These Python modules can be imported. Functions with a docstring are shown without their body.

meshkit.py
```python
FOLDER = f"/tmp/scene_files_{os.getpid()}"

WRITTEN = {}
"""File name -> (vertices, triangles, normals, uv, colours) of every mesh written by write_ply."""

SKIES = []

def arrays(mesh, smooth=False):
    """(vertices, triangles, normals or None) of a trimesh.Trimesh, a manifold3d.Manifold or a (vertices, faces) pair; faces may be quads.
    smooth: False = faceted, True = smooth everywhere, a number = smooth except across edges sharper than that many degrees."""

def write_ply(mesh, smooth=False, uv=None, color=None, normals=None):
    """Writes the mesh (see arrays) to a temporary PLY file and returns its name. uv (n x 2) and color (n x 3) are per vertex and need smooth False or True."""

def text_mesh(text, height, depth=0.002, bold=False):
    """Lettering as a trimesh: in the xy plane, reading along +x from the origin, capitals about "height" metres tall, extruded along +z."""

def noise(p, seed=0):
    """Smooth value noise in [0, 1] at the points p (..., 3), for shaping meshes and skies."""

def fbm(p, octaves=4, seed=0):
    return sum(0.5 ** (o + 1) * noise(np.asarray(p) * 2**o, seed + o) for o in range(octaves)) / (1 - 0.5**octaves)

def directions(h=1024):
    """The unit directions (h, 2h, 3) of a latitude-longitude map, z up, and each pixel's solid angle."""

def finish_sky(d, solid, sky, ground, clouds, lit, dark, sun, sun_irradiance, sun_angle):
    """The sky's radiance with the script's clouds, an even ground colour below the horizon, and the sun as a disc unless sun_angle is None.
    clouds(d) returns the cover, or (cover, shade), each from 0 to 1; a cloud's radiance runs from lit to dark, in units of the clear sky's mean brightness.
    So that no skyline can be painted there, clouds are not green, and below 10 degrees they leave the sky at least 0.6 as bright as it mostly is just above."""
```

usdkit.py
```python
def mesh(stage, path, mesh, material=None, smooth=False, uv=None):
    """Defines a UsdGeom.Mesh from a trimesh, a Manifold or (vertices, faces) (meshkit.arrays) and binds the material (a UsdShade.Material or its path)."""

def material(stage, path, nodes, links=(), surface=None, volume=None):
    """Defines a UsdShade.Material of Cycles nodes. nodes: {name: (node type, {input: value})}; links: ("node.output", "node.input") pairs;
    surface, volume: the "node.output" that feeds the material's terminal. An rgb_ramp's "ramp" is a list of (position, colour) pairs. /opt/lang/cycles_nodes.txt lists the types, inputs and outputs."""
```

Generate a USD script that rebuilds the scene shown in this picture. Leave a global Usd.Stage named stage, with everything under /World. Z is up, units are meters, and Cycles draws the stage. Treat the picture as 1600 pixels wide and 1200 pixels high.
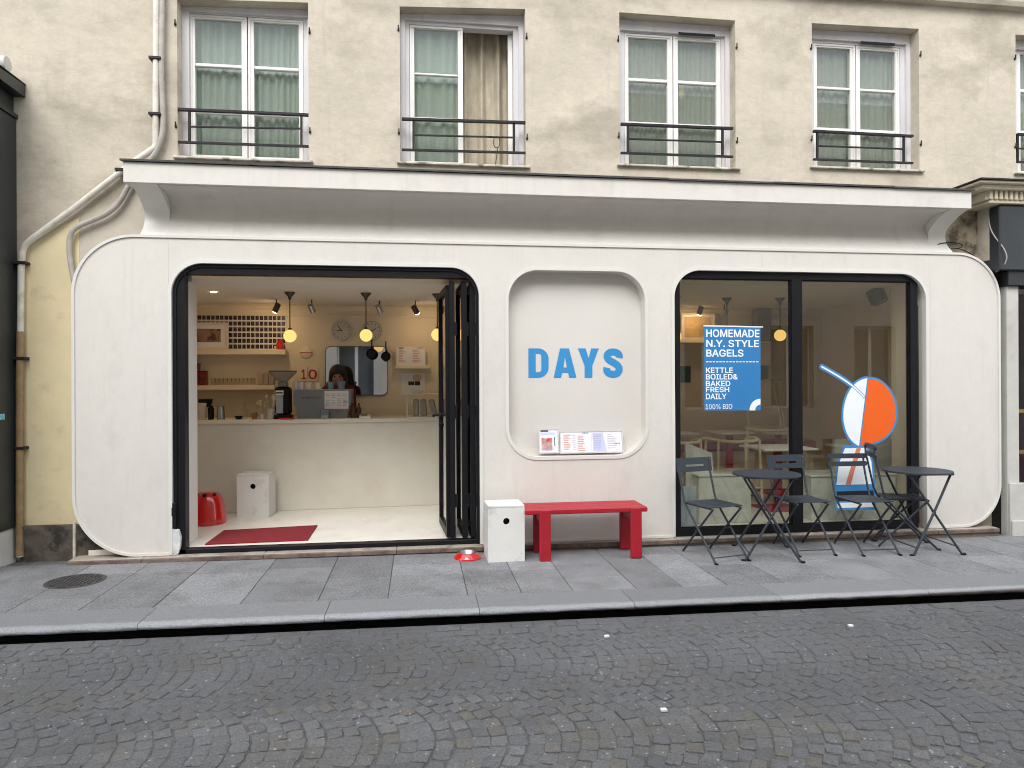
import math, random
import numpy as np, trimesh, shapely
from shapely.geometry import Polygon, Point, LineString, box as sbox
from shapely.ops import unary_union
from shapely import affinity
from pxr import Usd, UsdGeom, UsdLux, UsdShade, Gf, Sdf, Vt
import usdkit, meshkit

random.seed(7); RNG = np.random.default_rng(7)
stage = Usd.Stage.CreateInMemory()
UsdGeom.SetStageUpAxis(stage, UsdGeom.Tokens.z); UsdGeom.SetStageMetersPerUnit(stage, 1.0)
stage.SetDefaultPrim(UsdGeom.Xform.Define(stage, '/World').GetPrim())
UsdGeom.Scope.Define(stage, '/World/Looks')

# ------------------------------------------------------------------ camera, sky, sun, exposure
F, TH, ROLL, EYE = 1090., math.radians(7.6), 0.005, np.array([0, -6.25, 1.5])
R_, B_ = np.array([math.cos(TH), -math.sin(TH), 0]), -np.array([math.sin(TH), math.cos(TH), 0])
RIGHT = R_*math.cos(ROLL) - np.array([0, 0, 1])*math.sin(ROLL)
UP = R_*math.sin(ROLL) + np.array([0, 0, 1])*math.cos(ROLL)
cam = UsdGeom.Camera.Define(stage, '/World/camera')
cam.AddTransformOp().Set(Gf.Matrix4d(*RIGHT, 0, *UP, 0, *B_, 0, *EYE, 1))
cam.CreateHorizontalApertureAttr(36.0); cam.CreateVerticalApertureAttr(27.0)
cam.CreateFocalLengthAttr(36.0*F/1600); cam.CreateClippingRangeAttr(Gf.Vec2f(0.05, 500))
cam.CreateExposureAttr(1.2)

SUN = np.array([-0.22, -0.66, 0.76]); SUN /= np.linalg.norm(SUN)
ELEV, ROT = math.asin(SUN[2]), math.atan2(SUN[0], SUN[1])
skymat = usdkit.material(stage, '/World/Looks/sky', {
    's': ('sky_texture', {'sky_type': 'single_scattering', 'sun_disc': False, 'sun_elevation': ELEV, 'sun_rotation': ROT, 'air_density': 1.0, 'aerosol_density': 2.0}),
    'tc': ('texture_coordinate', {}),
    'n': ('noise_texture', {'scale': 2.2, 'detail': 5.0, 'roughness': 0.55}),
    'r': ('map_range', {'from_min': 0.3, 'from_max': 0.7, 'to_min': 0.8, 'to_max': 0.97}),
    'm': ('mix', {'color2': (9.55, 9.85, 10.4)}),
    'b': ('background_shader', {'strength': 0.1})},
    [('tc.generated', 'n.vector'), ('n.fac', 'r.value'), ('r.result', 'm.fac'), ('s.color', 'm.color1'), ('m.color', 'b.color')], surface='b.background')
dome = UsdLux.DomeLight.Define(stage, '/World/sky'); dome.CreateIntensityAttr(1.0)
UsdShade.MaterialBindingAPI.Apply(dome.GetPrim()).Bind(skymat)
dome.GetPrim().SetCustomDataByKey('kind', 'structure')
sun = UsdLux.DistantLight.Define(stage, '/World/sun')
sun.CreateNormalizeAttr(True); sun.CreateIntensityAttr(0.3); sun.CreateAngleAttr(32.0); sun.CreateColorAttr(Gf.Vec3f(1.0, 0.98, 0.95))
_z = SUN; _x = np.cross([0, 1, 0], _z); _x /= np.linalg.norm(_x); _y = np.cross(_z, _x)
sun.AddTransformOp().Set(Gf.Matrix4d(*_x, 0, *_y, 0, *_z, 0, 0, 0, 10, 1))
sun.GetPrim().SetCustomDataByKey('kind', 'structure')

# ------------------------------------------------------------------ measuring helpers: where a sight line meets a real plane of the place
def ray(px, py):
    u, v = px-800., py-600.; c, s = math.cos(ROLL), math.sin(ROLL)
    u, v = u*c - v*s, u*s + v*c
    return R_*(u/F) - B_ + np.array([0, 0, -v/F])
def at(px, py, y):
    d = ray(px, py); return EYE + d*((y-EYE[1])/d[1])
def X(px, y, py=600): return float(at(px, py, y)[0])
def Z(px, py, y): return float(at(px, py, y)[2])
def proj(p):
    d = np.asarray(p, float) - EYE; f = -(d @ B_)
    return np.stack([800 + F*(d @ RIGHT)/f, 600 - F*(d @ UP)/f], -1)
def gz(x): return 0.008 - 0.006*x          # the street falls gently to the right
def on(px, py):
    z = 0.
    for _ in range(6):
        d = ray(px, py); p = EYE + d*((z-EYE[2])/d[2]); z = gz(p[0])
    return p

# ------------------------------------------------------------------ prim helpers
used = {}
def path_of(name, parent=None):
    base = (str(parent.GetPath()) if parent is not None else '/World') + '/' + name
    n = used.get(base, 0); used[base] = n+1
    return base if n == 0 else f'{base}_{n:03d}'
def tag(p, label=None, cat=None, group=None, kind=None):
    for k, v in (('label', label), ('category', cat), ('group', group), ('kind', kind)):
        if v: p.SetCustomDataByKey(k, v)
    return p
def thing(name, label, cat, loc=(0, 0, 0), rz=0, group=None, kind=None):
    x = UsdGeom.Xform.Define(stage, path_of(name))
    x.AddTranslateOp().Set(Gf.Vec3d(*map(float, loc)))
    if rz: x.AddRotateZOp().Set(float(rz))
    return tag(x.GetPrim(), label, cat, group, kind)
def obj(name, mesh, mat, parent=None, smooth=False, label=None, kind=None, cat=None, group=None):
    m = usdkit.mesh(stage, path_of(name, parent), mesh, mat, smooth=smooth)
    return tag(m.GetPrim(), label, cat, group, kind)
def cat_(*ms):
    ms = [m for l in ms for m in (l if isinstance(l, list) else [l])]
    return trimesh.util.concatenate(ms)

# ------------------------------------------------------------------ shape helpers
_pat = np.array([[sx*(1 if k != 0 else 1), sy, sz, k] for sx in (-1, 1) for sy in (-1, 1) for sz in (-1, 1) for k in range(3)], float)
def _cb(hx, hy, hz, b):
    P = _pat[:, :3] * np.array([hx, hy, hz]); k = _pat[:, 3].astype(int)
    ins = np.full((24, 3), b); ins[np.arange(24), k] = 0
    return P - np.sign(_pat[:, :3])*ins
_h = trimesh.convex.convex_hull(_cb(1, 1, 1, .2)); _idx = [int(np.argmin(((_cb(1, 1, 1, .2)-v)**2).sum(1))) for v in _h.vertices]
_CF = np.array(_idx)[_h.faces]
def bx(x0, x1, y0, y1, z0, z1, b=0.003):
    hx, hy, hz = abs(x1-x0)/2, abs(y1-y0)/2, abs(z1-z0)/2
    b = min(b, hx*.45, hy*.45, hz*.45)
    return trimesh.Trimesh(_cb(hx, hy, hz, b) + [(x0+x1)/2, (y0+y1)/2, (z0+z1)/2], _CF, process=False)
def bar(p, q, w, d, b=0.001, up=(0, 0, 1)):
    p, q = np.array(p, float), np.array(q, float); L = np.linalg.norm(q-p); t = (q-p)/L
    up = np.array(up, float)
    if abs(t @ up) > .95: up = np.array([0, 1., 0])
    s = np.cross(up, t); s /= np.linalg.norm(s); n = np.cross(t, s)
    m = bx(-w/2, w/2, -d/2, d/2, 0, L, b); T = np.eye(4); T[:3, :3] = np.stack([s, n, t], 1); T[:3, 3] = p
    return m.apply_transform(T)
def tube(pts, r, n=8, closed=False):
    pts = np.array(pts, float); k = len(pts); rs = np.broadcast_to(np.asarray(r, float), k)
    tg = np.gradient(pts, axis=0)
    if closed: tg = np.roll(pts, -1, 0) - np.roll(pts, 1, 0)
    tg /= np.maximum(np.linalg.norm(tg, axis=1, keepdims=True), 1e-9)
    ref = np.array([0, 0, 1.]) if abs(tg[0][2]) < .9 else np.array([1., 0, 0])
    u = np.cross(tg[0], ref); u /= np.linalg.norm(u); V = []
    a = np.arange(n)*2*math.pi/n
    for i in range(k):
        u = u - tg[i]*(u @ tg[i]); u /= np.linalg.norm(u); w = np.cross(tg[i], u)
        V.append(pts[i] + rs[i]*(np.cos(a)[:, None]*u + np.sin(a)[:, None]*w))
    V = np.vstack(V); Fc = []
    for i in range(k if closed else k-1):
        j = (i+1) % k
        for m in range(n):
            o = (m+1) % n; Fc += [[i*n+m, i*n+o, j*n+o], [i*n+m, j*n+o, j*n+m]]
    if not closed:
        V = np.vstack([V, pts[0], pts[-1]]); c0, c1 = k*n, k*n+1
        for m in range(n):
            o = (m+1) % n; Fc += [[c0, o, m], [c1, (k-1)*n+m, (k-1)*n+o]]
    return trimesh.Trimesh(V, np.array(Fc), process=False)
def smoothline(pts, n=40):
    from scipy.interpolate import splprep, splev
    pts = np.array(pts, float); tck, _ = splprep(pts.T, s=0, k=min(3, len(pts)-1))
    return np.array(splev(np.linspace(0, 1, n), tck)).T
def lathe(prof, c=(0, 0, 0), n=24):
    m = trimesh.creation.revolve(np.array(prof, float), sections=n); m.apply_translation(c); return m
def ball(c, r, sub=2, s=(1, 1, 1)):
    m = trimesh.creation.icosphere(sub, r); m.apply_scale(s) if s != (1, 1, 1) else None; m.apply_translation(c); return m
def flat(poly, y0, y1):
    """A shapely polygon drawn in (x, z), from depth y0 (front) to y1 (back)."""
    out = []
    for g in getattr(poly, 'geoms', [poly]):
        if g.geom_type != 'Polygon' or g.area < 1e-9: continue
        m = trimesh.creation.extrude_polygon(g, abs(y1-y0), engine='earcut')
        v = m.vertices.copy(); m = trimesh.Trimesh(np.stack([v[:, 0], max(y0, y1)-v[:, 2], v[:, 1]], 1), m.faces, process=False); out.append(m)
    return cat_(out)
def profx(poly, x0, x1):
    """A shapely polygon drawn in (y, z), extruded along x."""
    m = trimesh.creation.extrude_polygon(poly, x1-x0, engine='earcut'); v = m.vertices
    return trimesh.Trimesh(np.stack([x0+v[:, 2], v[:, 0], v[:, 1]], 1), m.faces, process=False)
def plan(poly, z0, z1):
    m = trimesh.creation.extrude_polygon(poly, z1-z0, engine='earcut'); m.apply_translation((0, 0, z0)); return m
def rrect(x0, z0, x1, z1, r, corners='tl tr bl br'):
    p = sbox(x0, z0, x1, z1); r = [r]*4 if np.ndim(r) == 0 else r
    for k, (cx, cz, sx, sz, n) in enumerate(((x0, z1, 1, -1, 'tl'), (x1, z1, -1, -1, 'tr'), (x0, z0, 1, 1, 'bl'), (x1, z0, -1, 1, 'br'))):
        if n in corners.split():
            q = sbox(min(cx, cx+sx*r[k]), min(cz, cz+sz*r[k]), max(cx, cx+sx*r[k]), max(cz, cz+sz*r[k]))
            p = p.difference(q.difference(Point(cx+sx*r[k], cz+sz*r[k]).buffer(r[k], 20)))
    return p
def pxpoly(pts, y): return Polygon([tuple(at(a, b, y)[[0, 2]]) for a, b in pts]).buffer(0)
def pxbox(x0, x1, t, b, y):
    """x0..x1, z0..z1 of a photograph rectangle lying on the plane y."""
    m, n = (t+b)/2, (x0+x1)/2
    return X(x0, y, m), X(x1, y, m), Z(n, b, y), Z(n, t, y)
def text_at(txt, x0, x1, base, top, y, depth=.002, bold=True):
    m = meshkit.text_mesh(txt, 0.1, depth, bold); v = m.vertices; lo, hi = v.min(0), v.max(0)
    ax0, ax1, az0, az1 = pxbox(x0, x1, top, base, y)
    s, t = (ax1-ax0)/(hi[0]-lo[0]), (az1-az0)/(hi[1]-lo[1])
    return trimesh.Trimesh(np.stack([ax0+(v[:, 0]-lo[0])*s, y-v[:, 2], az0+(v[:, 1]-lo[1])*t], 1), m.faces, process=False)
def rotz(m, deg, c=(0, 0, 0)):
    m = m.copy(); m.apply_transform(trimesh.transformations.rotation_matrix(math.radians(deg), (0, 0, 1), c)); return m
def rotx(m, deg, c): 
    m = m.copy(); m.apply_transform(trimesh.transformations.rotation_matrix(math.radians(deg), (1, 0, 0), c)); return m

# ------------------------------------------------------------------ materials
def mat(name, col, rough=.6, var=.12, scale=3., bump=0., bscale=60., metal=0., spec=.5, stretch=(1, 1, 1), detail=5., tint=None, tscale=1.2, tlo=.5, thi=.7, coat=0., rnd=0., speck=0., spscale=110., streak=None):
    c = np.array(col, float)
    N = {'g': ('geometry', {}), 'mp': ('mapping', {'scale': stretch}),
         'n': ('noise_texture', {'scale': scale, 'detail': detail, 'roughness': .6}),
         'r': ('rgb_ramp', {'ramp': [(.28, tuple(c*(1-var))), (.72, tuple(np.minimum(c*(1+var), .95)))]}),
         'p': ('principled_bsdf', {'roughness': rough, 'metallic': metal, 'specular_ior_level': spec, 'coat_weight': coat, 'coat_roughness': .1})}
    L = [('g.position', 'mp.vector'), ('mp.vector', 'n.vector'), ('n.fac', 'r.fac')]
    last = 'r.color'
    if tint is not None:
        N['tn'] = ('noise_texture', {'scale': tscale, 'detail': 6., 'roughness': .65})
        N['tr'] = ('map_range', {'from_min': tlo, 'from_max': thi, 'to_min': 0., 'to_max': 1., 'clamp': True})
        N['tm'] = ('mix', {'color2': tuple(tint)})
        L += [('mp.vector', 'tn.vector'), ('tn.fac', 'tr.value'), ('tr.result', 'tm.fac'), (last, 'tm.color1')]; last = 'tm.color'
    if rnd:
        N['oi'] = ('object_info', {}); N['rr'] = ('map_range', {'to_min': 1-rnd, 'to_max': 1+rnd})
        N['rm'] = ('mix', {'mix_type': 'multiply', 'fac': 1.})
        L += [('oi.random', 'rr.value'), (last, 'rm.color1'), ('rr.result', 'rm.color2')]; last = 'rm.color'
    if streak is not None:
        N['km'] = ('mapping', {'scale': (7., 1., .45)}); N['kn'] = ('noise_texture', {'scale': 2.2, 'detail': 6., 'roughness': .7})
        N['kr'] = ('map_range', {'from_min': .56, 'from_max': .80, 'to_min': 0., 'to_max': .5, 'clamp': True}); N['kx'] = ('mix', {'color2': tuple(streak)})
        L += [('g.position', 'km.vector'), ('km.vector', 'kn.vector'), ('kn.fac', 'kr.value'), ('kr.result', 'kx.fac'), (last, 'kx.color1')]; last = 'kx.color'
    if speck:
        N['sn'] = ('noise_texture', {'scale': spscale, 'detail': 3., 'roughness': .8}); N['sr'] = ('map_range', {'from_min': .33, 'from_max': .67, 'to_min': 1-speck, 'to_max': 1+speck})
        N['sm'] = ('mix', {'mix_type': 'multiply', 'fac': 1.})
        L += [('g.position', 'sn.vector'), ('sn.fac', 'sr.value'), (last, 'sm.color1'), ('sr.result', 'sm.color2')]; last = 'sm.color'
    L.append((last, 'p.base_color'))
    if bump:
        N['bn'] = ('noise_texture', {'scale': bscale, 'detail': 6., 'roughness': .6}); N['b'] = ('bump', {'strength': min(1., bump), 'distance': .01})
        L += [('mp.vector', 'bn.vector'), ('bn.fac', 'b.height'), ('b.normal', 'p.normal')]
    return usdkit.material(stage, '/World/Looks/'+name, N, L, surface='p.BSDF')
def lamp(name, col, s):
    return usdkit.material(stage, '/World/Looks/'+name, {'e': ('emission', {'color': col, 'strength': s})}, [], surface='e.emission')
def pane(name, tint=(1, 1, 1), ior=1.5, refl=(1, 1, 1)):
    return usdkit.material(stage, '/World/Looks/'+name, {'t': ('transparent_bsdf', {'color': tint}), 'g': ('glossy_bsdf', {'color': refl, 'roughness': 0.0}),
        'f': ('fresnel', {'IOR': ior}), 'ge': ('geometry', {}), 'iv': ('math', {'math_type': 'subtract', 'value1': 1.}), 'mu': ('math', {'math_type': 'multiply'}),
        'm': ('mix_closure', {})}, [('ge.backfacing', 'iv.value2'), ('f.fac', 'mu.value1'), ('iv.value', 'mu.value2'), ('mu.value', 'm.fac'), ('t.BSDF', 'm.closure1'), ('g.BSDF', 'm.closure2')], surface='m.closure')

WHITE = mat('white_render', (.642, .613, .565), .6, .025, 1.3, .2, 18., stretch=(1.6, 1, .8), tint=(.555, .53, .485), tscale=2.1, tlo=.55, thi=.82, detail=8., speck=.02, spscale=9., streak=(.50, .475, .43))
WTRIM = mat('white_trim', (.67, .65, .61), .45, .03, 3., .05, 50.)
STUCCO = mat('old_stucco', (.525, .47, .375), .9, .11, 1.6, .7, 6., stretch=(.85, 1, 1.3), detail=9., tint=(.385, .34, .265), tscale=1.7, tlo=.47, thi=.66, speck=.06, spscale=11., streak=(.36, .325, .265))
YELLOW = mat('yellow_render', (.72, .62, .39), .85, .07, 4., .25, 14., tint=(.58, .49, .31), tscale=5., tlo=.58, thi=.75)
GREYP = mat('grey_render', (.52, .475, .40), .9, .15, 3., .4, 12., tint=(.3, .27, .22), tscale=3.)
ROUGHST = mat('rough_base_stone', (.10, .085, .07), .95, .5, 7., 1., 22., tint=(.03, .028, .025), tscale=4., tlo=.5, thi=.6)
FRAMEP = mat('old_frame_paint', (.62, .60, .61), .5, .1, 6., .15, 40., stretch=(1, 1, .3), tint=(.45, .42, .40), tscale=9., tlo=.6, thi=.8)
CASEP = mat('casement_white', (.78, .76, .72), .4, .04, 8.)
BLACK = mat('black_metal', (.006, .006, .008), .45, .2, 8., spec=.25)
IRON = mat('dark_iron', (.018, .015, .016), .55, .25, 20., .2, 90., spec=.3)
CHARC = mat('charcoal_metal', (.032, .040, .051), .5, .12, 10., spec=.35)
RED = mat('red_paint', (.36, .006, .018), .5, .12, 9., .15, 50., tint=(.27, .010, .018), tscale=12., tlo=.6, thi=.75)
REDGLOSS = mat('red_gloss', (.55, .006, .008), .12, .04, 9., coat=1.)
REDMAT = mat('red_mat', (.22, .013, .02), .95, .12, 30., .5, 300.)
CREAM = mat('cream_room_paint', (.80, .70, .54), .6, .03, 2., .05, 20.)
CEILM = mat('ceiling_paint', (.82, .78, .70), .7, .03, 2.)
COUNTER = mat('counter_paint', (.745, .71, .62), .5, .05, 2.2, .08, 20., tint=(.68, .63, .52), tscale=1.6)
FLOORW = mat('white_floor', (.80, .77, .70), .35, .06, 3., .03, 30., tint=(.62, .56, .44), tscale=2.5, tlo=.55, thi=.8)
BOXW = mat('scuffed_white_box', (.72, .71, .67), .5, .04, 4., .06, 40., tint=(.45, .43, .39), tscale=6., tlo=.57, thi=.8)
DARKGREEN = mat('dark_shop_paint', (.011, .014, .014), .4, .2, 5.)
STONEW = mat('pale_stone', (.52, .51, .47), .8, .1, 6., .2, 30., tint=(.38, .37, .33), tscale=3.)
SLAB = mat('granite_slab', (.225, .229, .238), .8, .10, 2.2, .45, 240., detail=8., rnd=.22, tint=(.165, .165, .168), tscale=3., tlo=.46, thi=.7, speck=.42, spscale=75.)
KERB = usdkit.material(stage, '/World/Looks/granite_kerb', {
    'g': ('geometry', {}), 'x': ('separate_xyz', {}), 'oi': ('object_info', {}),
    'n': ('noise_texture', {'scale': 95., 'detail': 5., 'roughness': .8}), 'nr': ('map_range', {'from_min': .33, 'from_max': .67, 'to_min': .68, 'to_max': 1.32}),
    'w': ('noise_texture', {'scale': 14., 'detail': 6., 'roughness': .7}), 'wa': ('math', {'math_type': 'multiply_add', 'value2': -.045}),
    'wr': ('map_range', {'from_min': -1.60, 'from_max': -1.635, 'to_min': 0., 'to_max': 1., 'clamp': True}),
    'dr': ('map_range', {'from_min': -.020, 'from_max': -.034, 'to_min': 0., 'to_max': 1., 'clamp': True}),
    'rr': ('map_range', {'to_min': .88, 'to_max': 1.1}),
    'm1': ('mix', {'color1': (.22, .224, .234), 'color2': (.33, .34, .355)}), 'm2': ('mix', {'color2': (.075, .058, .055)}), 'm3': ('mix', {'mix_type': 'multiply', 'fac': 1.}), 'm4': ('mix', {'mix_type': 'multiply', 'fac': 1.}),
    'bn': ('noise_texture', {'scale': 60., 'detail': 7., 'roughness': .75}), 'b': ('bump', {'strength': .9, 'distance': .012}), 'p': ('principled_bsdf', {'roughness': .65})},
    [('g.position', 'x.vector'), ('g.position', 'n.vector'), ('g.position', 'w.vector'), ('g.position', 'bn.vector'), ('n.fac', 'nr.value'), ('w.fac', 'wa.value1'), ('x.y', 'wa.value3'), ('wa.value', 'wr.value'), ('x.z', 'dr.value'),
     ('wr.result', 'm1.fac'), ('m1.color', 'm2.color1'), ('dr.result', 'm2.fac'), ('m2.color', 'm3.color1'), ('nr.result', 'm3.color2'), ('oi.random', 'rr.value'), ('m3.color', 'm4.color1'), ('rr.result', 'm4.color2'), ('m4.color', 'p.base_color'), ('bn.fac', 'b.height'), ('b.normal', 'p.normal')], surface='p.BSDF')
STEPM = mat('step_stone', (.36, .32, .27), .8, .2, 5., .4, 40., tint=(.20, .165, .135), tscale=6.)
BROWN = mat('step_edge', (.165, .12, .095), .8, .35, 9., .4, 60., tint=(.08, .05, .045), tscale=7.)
JOINT = mat('dark_joint', (.112, .111, .108), .95, .3, 12., .5, 120., speck=.4)
GUTTER = mat('gutter_black', (.01, .01, .01), .95, .2, 12.)  # one even near-black colour for the slot below the kerb nose
BLUE = mat('blue_paint', (.035, .26, .56), .45, .04, 6.)
POSTERB = mat('poster_blue', (.03, .19, .45), .3, .05, 2., spec=.6)
WPRINT = mat('white_print', (.80, .84, .86), .4, .02, 6.)
ORANGE = mat('orange_vinyl', (.80, .12, .012), .3, .03, 4.)
BLUEV = mat('blue_vinyl', (.05, .24, .52), .3, .05, 4.)
BLACKV = mat('black_vinyl', (.01, .011, .016), .4, .05, 4.)
STEEL = mat('brushed_steel', (.45, .46, .47), .3, .1, 20., metal=1.)
CHROME = mat('polished_steel', (.7, .7, .7), .12, .05, 8., metal=1.)
GREYM = mat('grey_machine', (.22, .24, .26), .35, .05, 8., metal=.4)
PAPER = mat('white_paper', (.80, .79, .80), .6, .02, 5.)
INK = mat('dark_ink', (.08, .08, .1), .7, .05, 9.)
REDINK = mat('red_ink', (.55, .02, .02), .6, .05, 9.)
PINKINK = mat('pale_red_ink', (.6, .25, .22), .7, .1, 30.)
LILAC = mat('lilac_paper', (.52, .55, .80), .6, .06, 30.)
WOODL = mat('light_wood', (.58, .47, .31), .45, .1, 6., stretch=(1, 1, .3))
BRONZE = mat('bronze', (.09, .07, .055), .4, .1, 9., metal=.6)
PIPEW = mat('pipe_paint', (.66, .63, .55), .5, .1, 9., tint=(.42, .36, .27), tscale=5., tlo=.55, thi=.75)
PIPEG = mat('grey_cable', (.40, .37, .33), .7, .2, 9., .3, 60.)
MIRROR = mat('mirror_glass', (.50, .52, .54), .02, .0, 1., metal=1.)
SKIN = mat('skin', (.40, .22, .15), .5, .06, 20.)
HAIR = mat('black_hair', (.012, .009, .008), .5, .3, 60., .4, 200.)
GLASSW = pane('shop_glass', (.86, .86, .82), 1.95)
GLASSU = pane('window_glass', (.90, .93, .905), 1.7, (.9, .96, .92))
GLASSC = pane('clear_glass', (.93, .93, .92), 1.5)
GLOBE = lamp('globe_glow', (1., .62, .19), .58)
SPOTL = lamp('spot_glow', (1., .68, .36), 75.)

def lace(name, col, scale):
    return usdkit.material(stage, '/World/Looks/'+name, {
        'g': ('geometry', {}), 'mp': ('mapping', {'scale': (1, 1, .45)}), 'v': ('voronoi_texture', {'scale': scale, 'randomness': .25}),
        'w': ('noise_texture', {'scale': 30., 'detail': 4.}), 'a': ('math', {'math_type': 'multiply_add', 'value2': .8, 'value3': .12}),
        'r': ('map_range', {'from_min': .3, 'from_max': .75, 'to_min': .86, 'to_max': 1., 'clamp': True}),
        'd': ('diffuse_bsdf', {'color': col}), 't': ('translucent_bsdf', {'color': col}), 'x': ('transparent_bsdf', {}), 'm1': ('mix_closure', {'fac': .35}), 'm2': ('mix_closure', {})},
        [('g.position', 'mp.vector'), ('mp.vector', 'v.vector'), ('g.position', 'w.vector'), ('v.distance', 'a.value1'), ('w.fac', 'r.value'), ('r.result', 'm2.fac'),
         ('d.BSDF', 'm1.closure1'), ('t.BSDF', 'm1.closure2'), ('x.BSDF', 'm2.closure1'), ('m1.closure', 'm2.closure2')], surface='m2.closure')
LACE = lace('lace_curtain', (.56, .605, .56), 9.)
LACE2 = lace('grey_net_curtain', (.50, .50, .46), 12.)
DRAPE = mat('beige_drape', (.47, .415, .315), .9, .2, 14., .4, 60., stretch=(1, 1, .4), detail=7.)
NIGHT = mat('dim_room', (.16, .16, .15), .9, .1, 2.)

# ================================================================== STRUCTURE
Y0, YW = 0.0, 0.18                        # front of the white shopfront, face of the old wall
KY, SIDE = -1.65, -1.31                   # kerb edge, back of the kerb stones

# ---- ground, road bed, gutter
def slope_sheet(x0, x1, y0, y1, dz, t, n=2):
    m = bx(x0, x1, y0, y1, -t, 0, .001); v = m.vertices.copy(); v[:, 2] += gz(v[:, 0]) + dz; return trimesh.Trimesh(v, m.faces, process=False)
obj('ground', slope_sheet(-40, 40, -30, 14, -.34, .5), JOINT, kind='structure')
obj('gutter', cat_(slope_sheet(-25, 25, KY-.05, KY+.22, -.20, .1), slope_sheet(-25, 25, KY+.16, KY+.3, -.045, .2)), GUTTER, kind='structure')
obj('road_bed', slope_sheet(-25, 25, -8.0, KY-.02, -.0800, .2), JOINT, kind='structure')
obj('pavement_bed', slope_sheet(-25, 25, SIDE-.02, .5, -.010, .12), JOINT, kind='structure')

# ---- pavement slabs and kerb stones
pave = thing('pavement', None, None, kind='structure')
def shear_ground(m, dz=0.):
    v = m.vertices.copy(); v[:, 2] += gz(v[:, 0]) + dz; return trimesh.Trimesh(v, m.faces, process=False)
jx = [X_ for X_ in []]
joints = [on(px, 905 if px > 600 else 915)[0] for px in ()]
xs = [-9.0]
while xs[-1] < 12: xs.append(xs[-1] + RNG.uniform(.34, .56))
for a, b in zip(xs[:-1], xs[1:]):
    ys = [-.03]
    while ys[-1] > SIDE+.25: ys.append(ys[-1] - RNG.choice([RNG.uniform(.28, .42), RNG.uniform(.45, .75)]))
    ys[-1] = SIDE
    if len(ys) > 2 and ys[-2]-ys[-1] < .14: ys.pop(-2)
    for c, d in zip(ys[:-1], ys[1:]):
        obj('slab', shear_ground(bx(a+.0025, b-.0025, d+.0025, c-.0025, -.03, RNG.uniform(-.0015, .0015), .0025)), SLAB, pave)
kprof = [(-1.312, -.12), (-1.312, 0), (KY+.03, -.001), (KY+.012, -.005), (KY+.002, -.014), (KY, -.024), (KY+.004, -.036), (KY+.02, -.042), (KY+.17, -.046), (KY+.2, -.12)]
kx = -9.3
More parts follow.
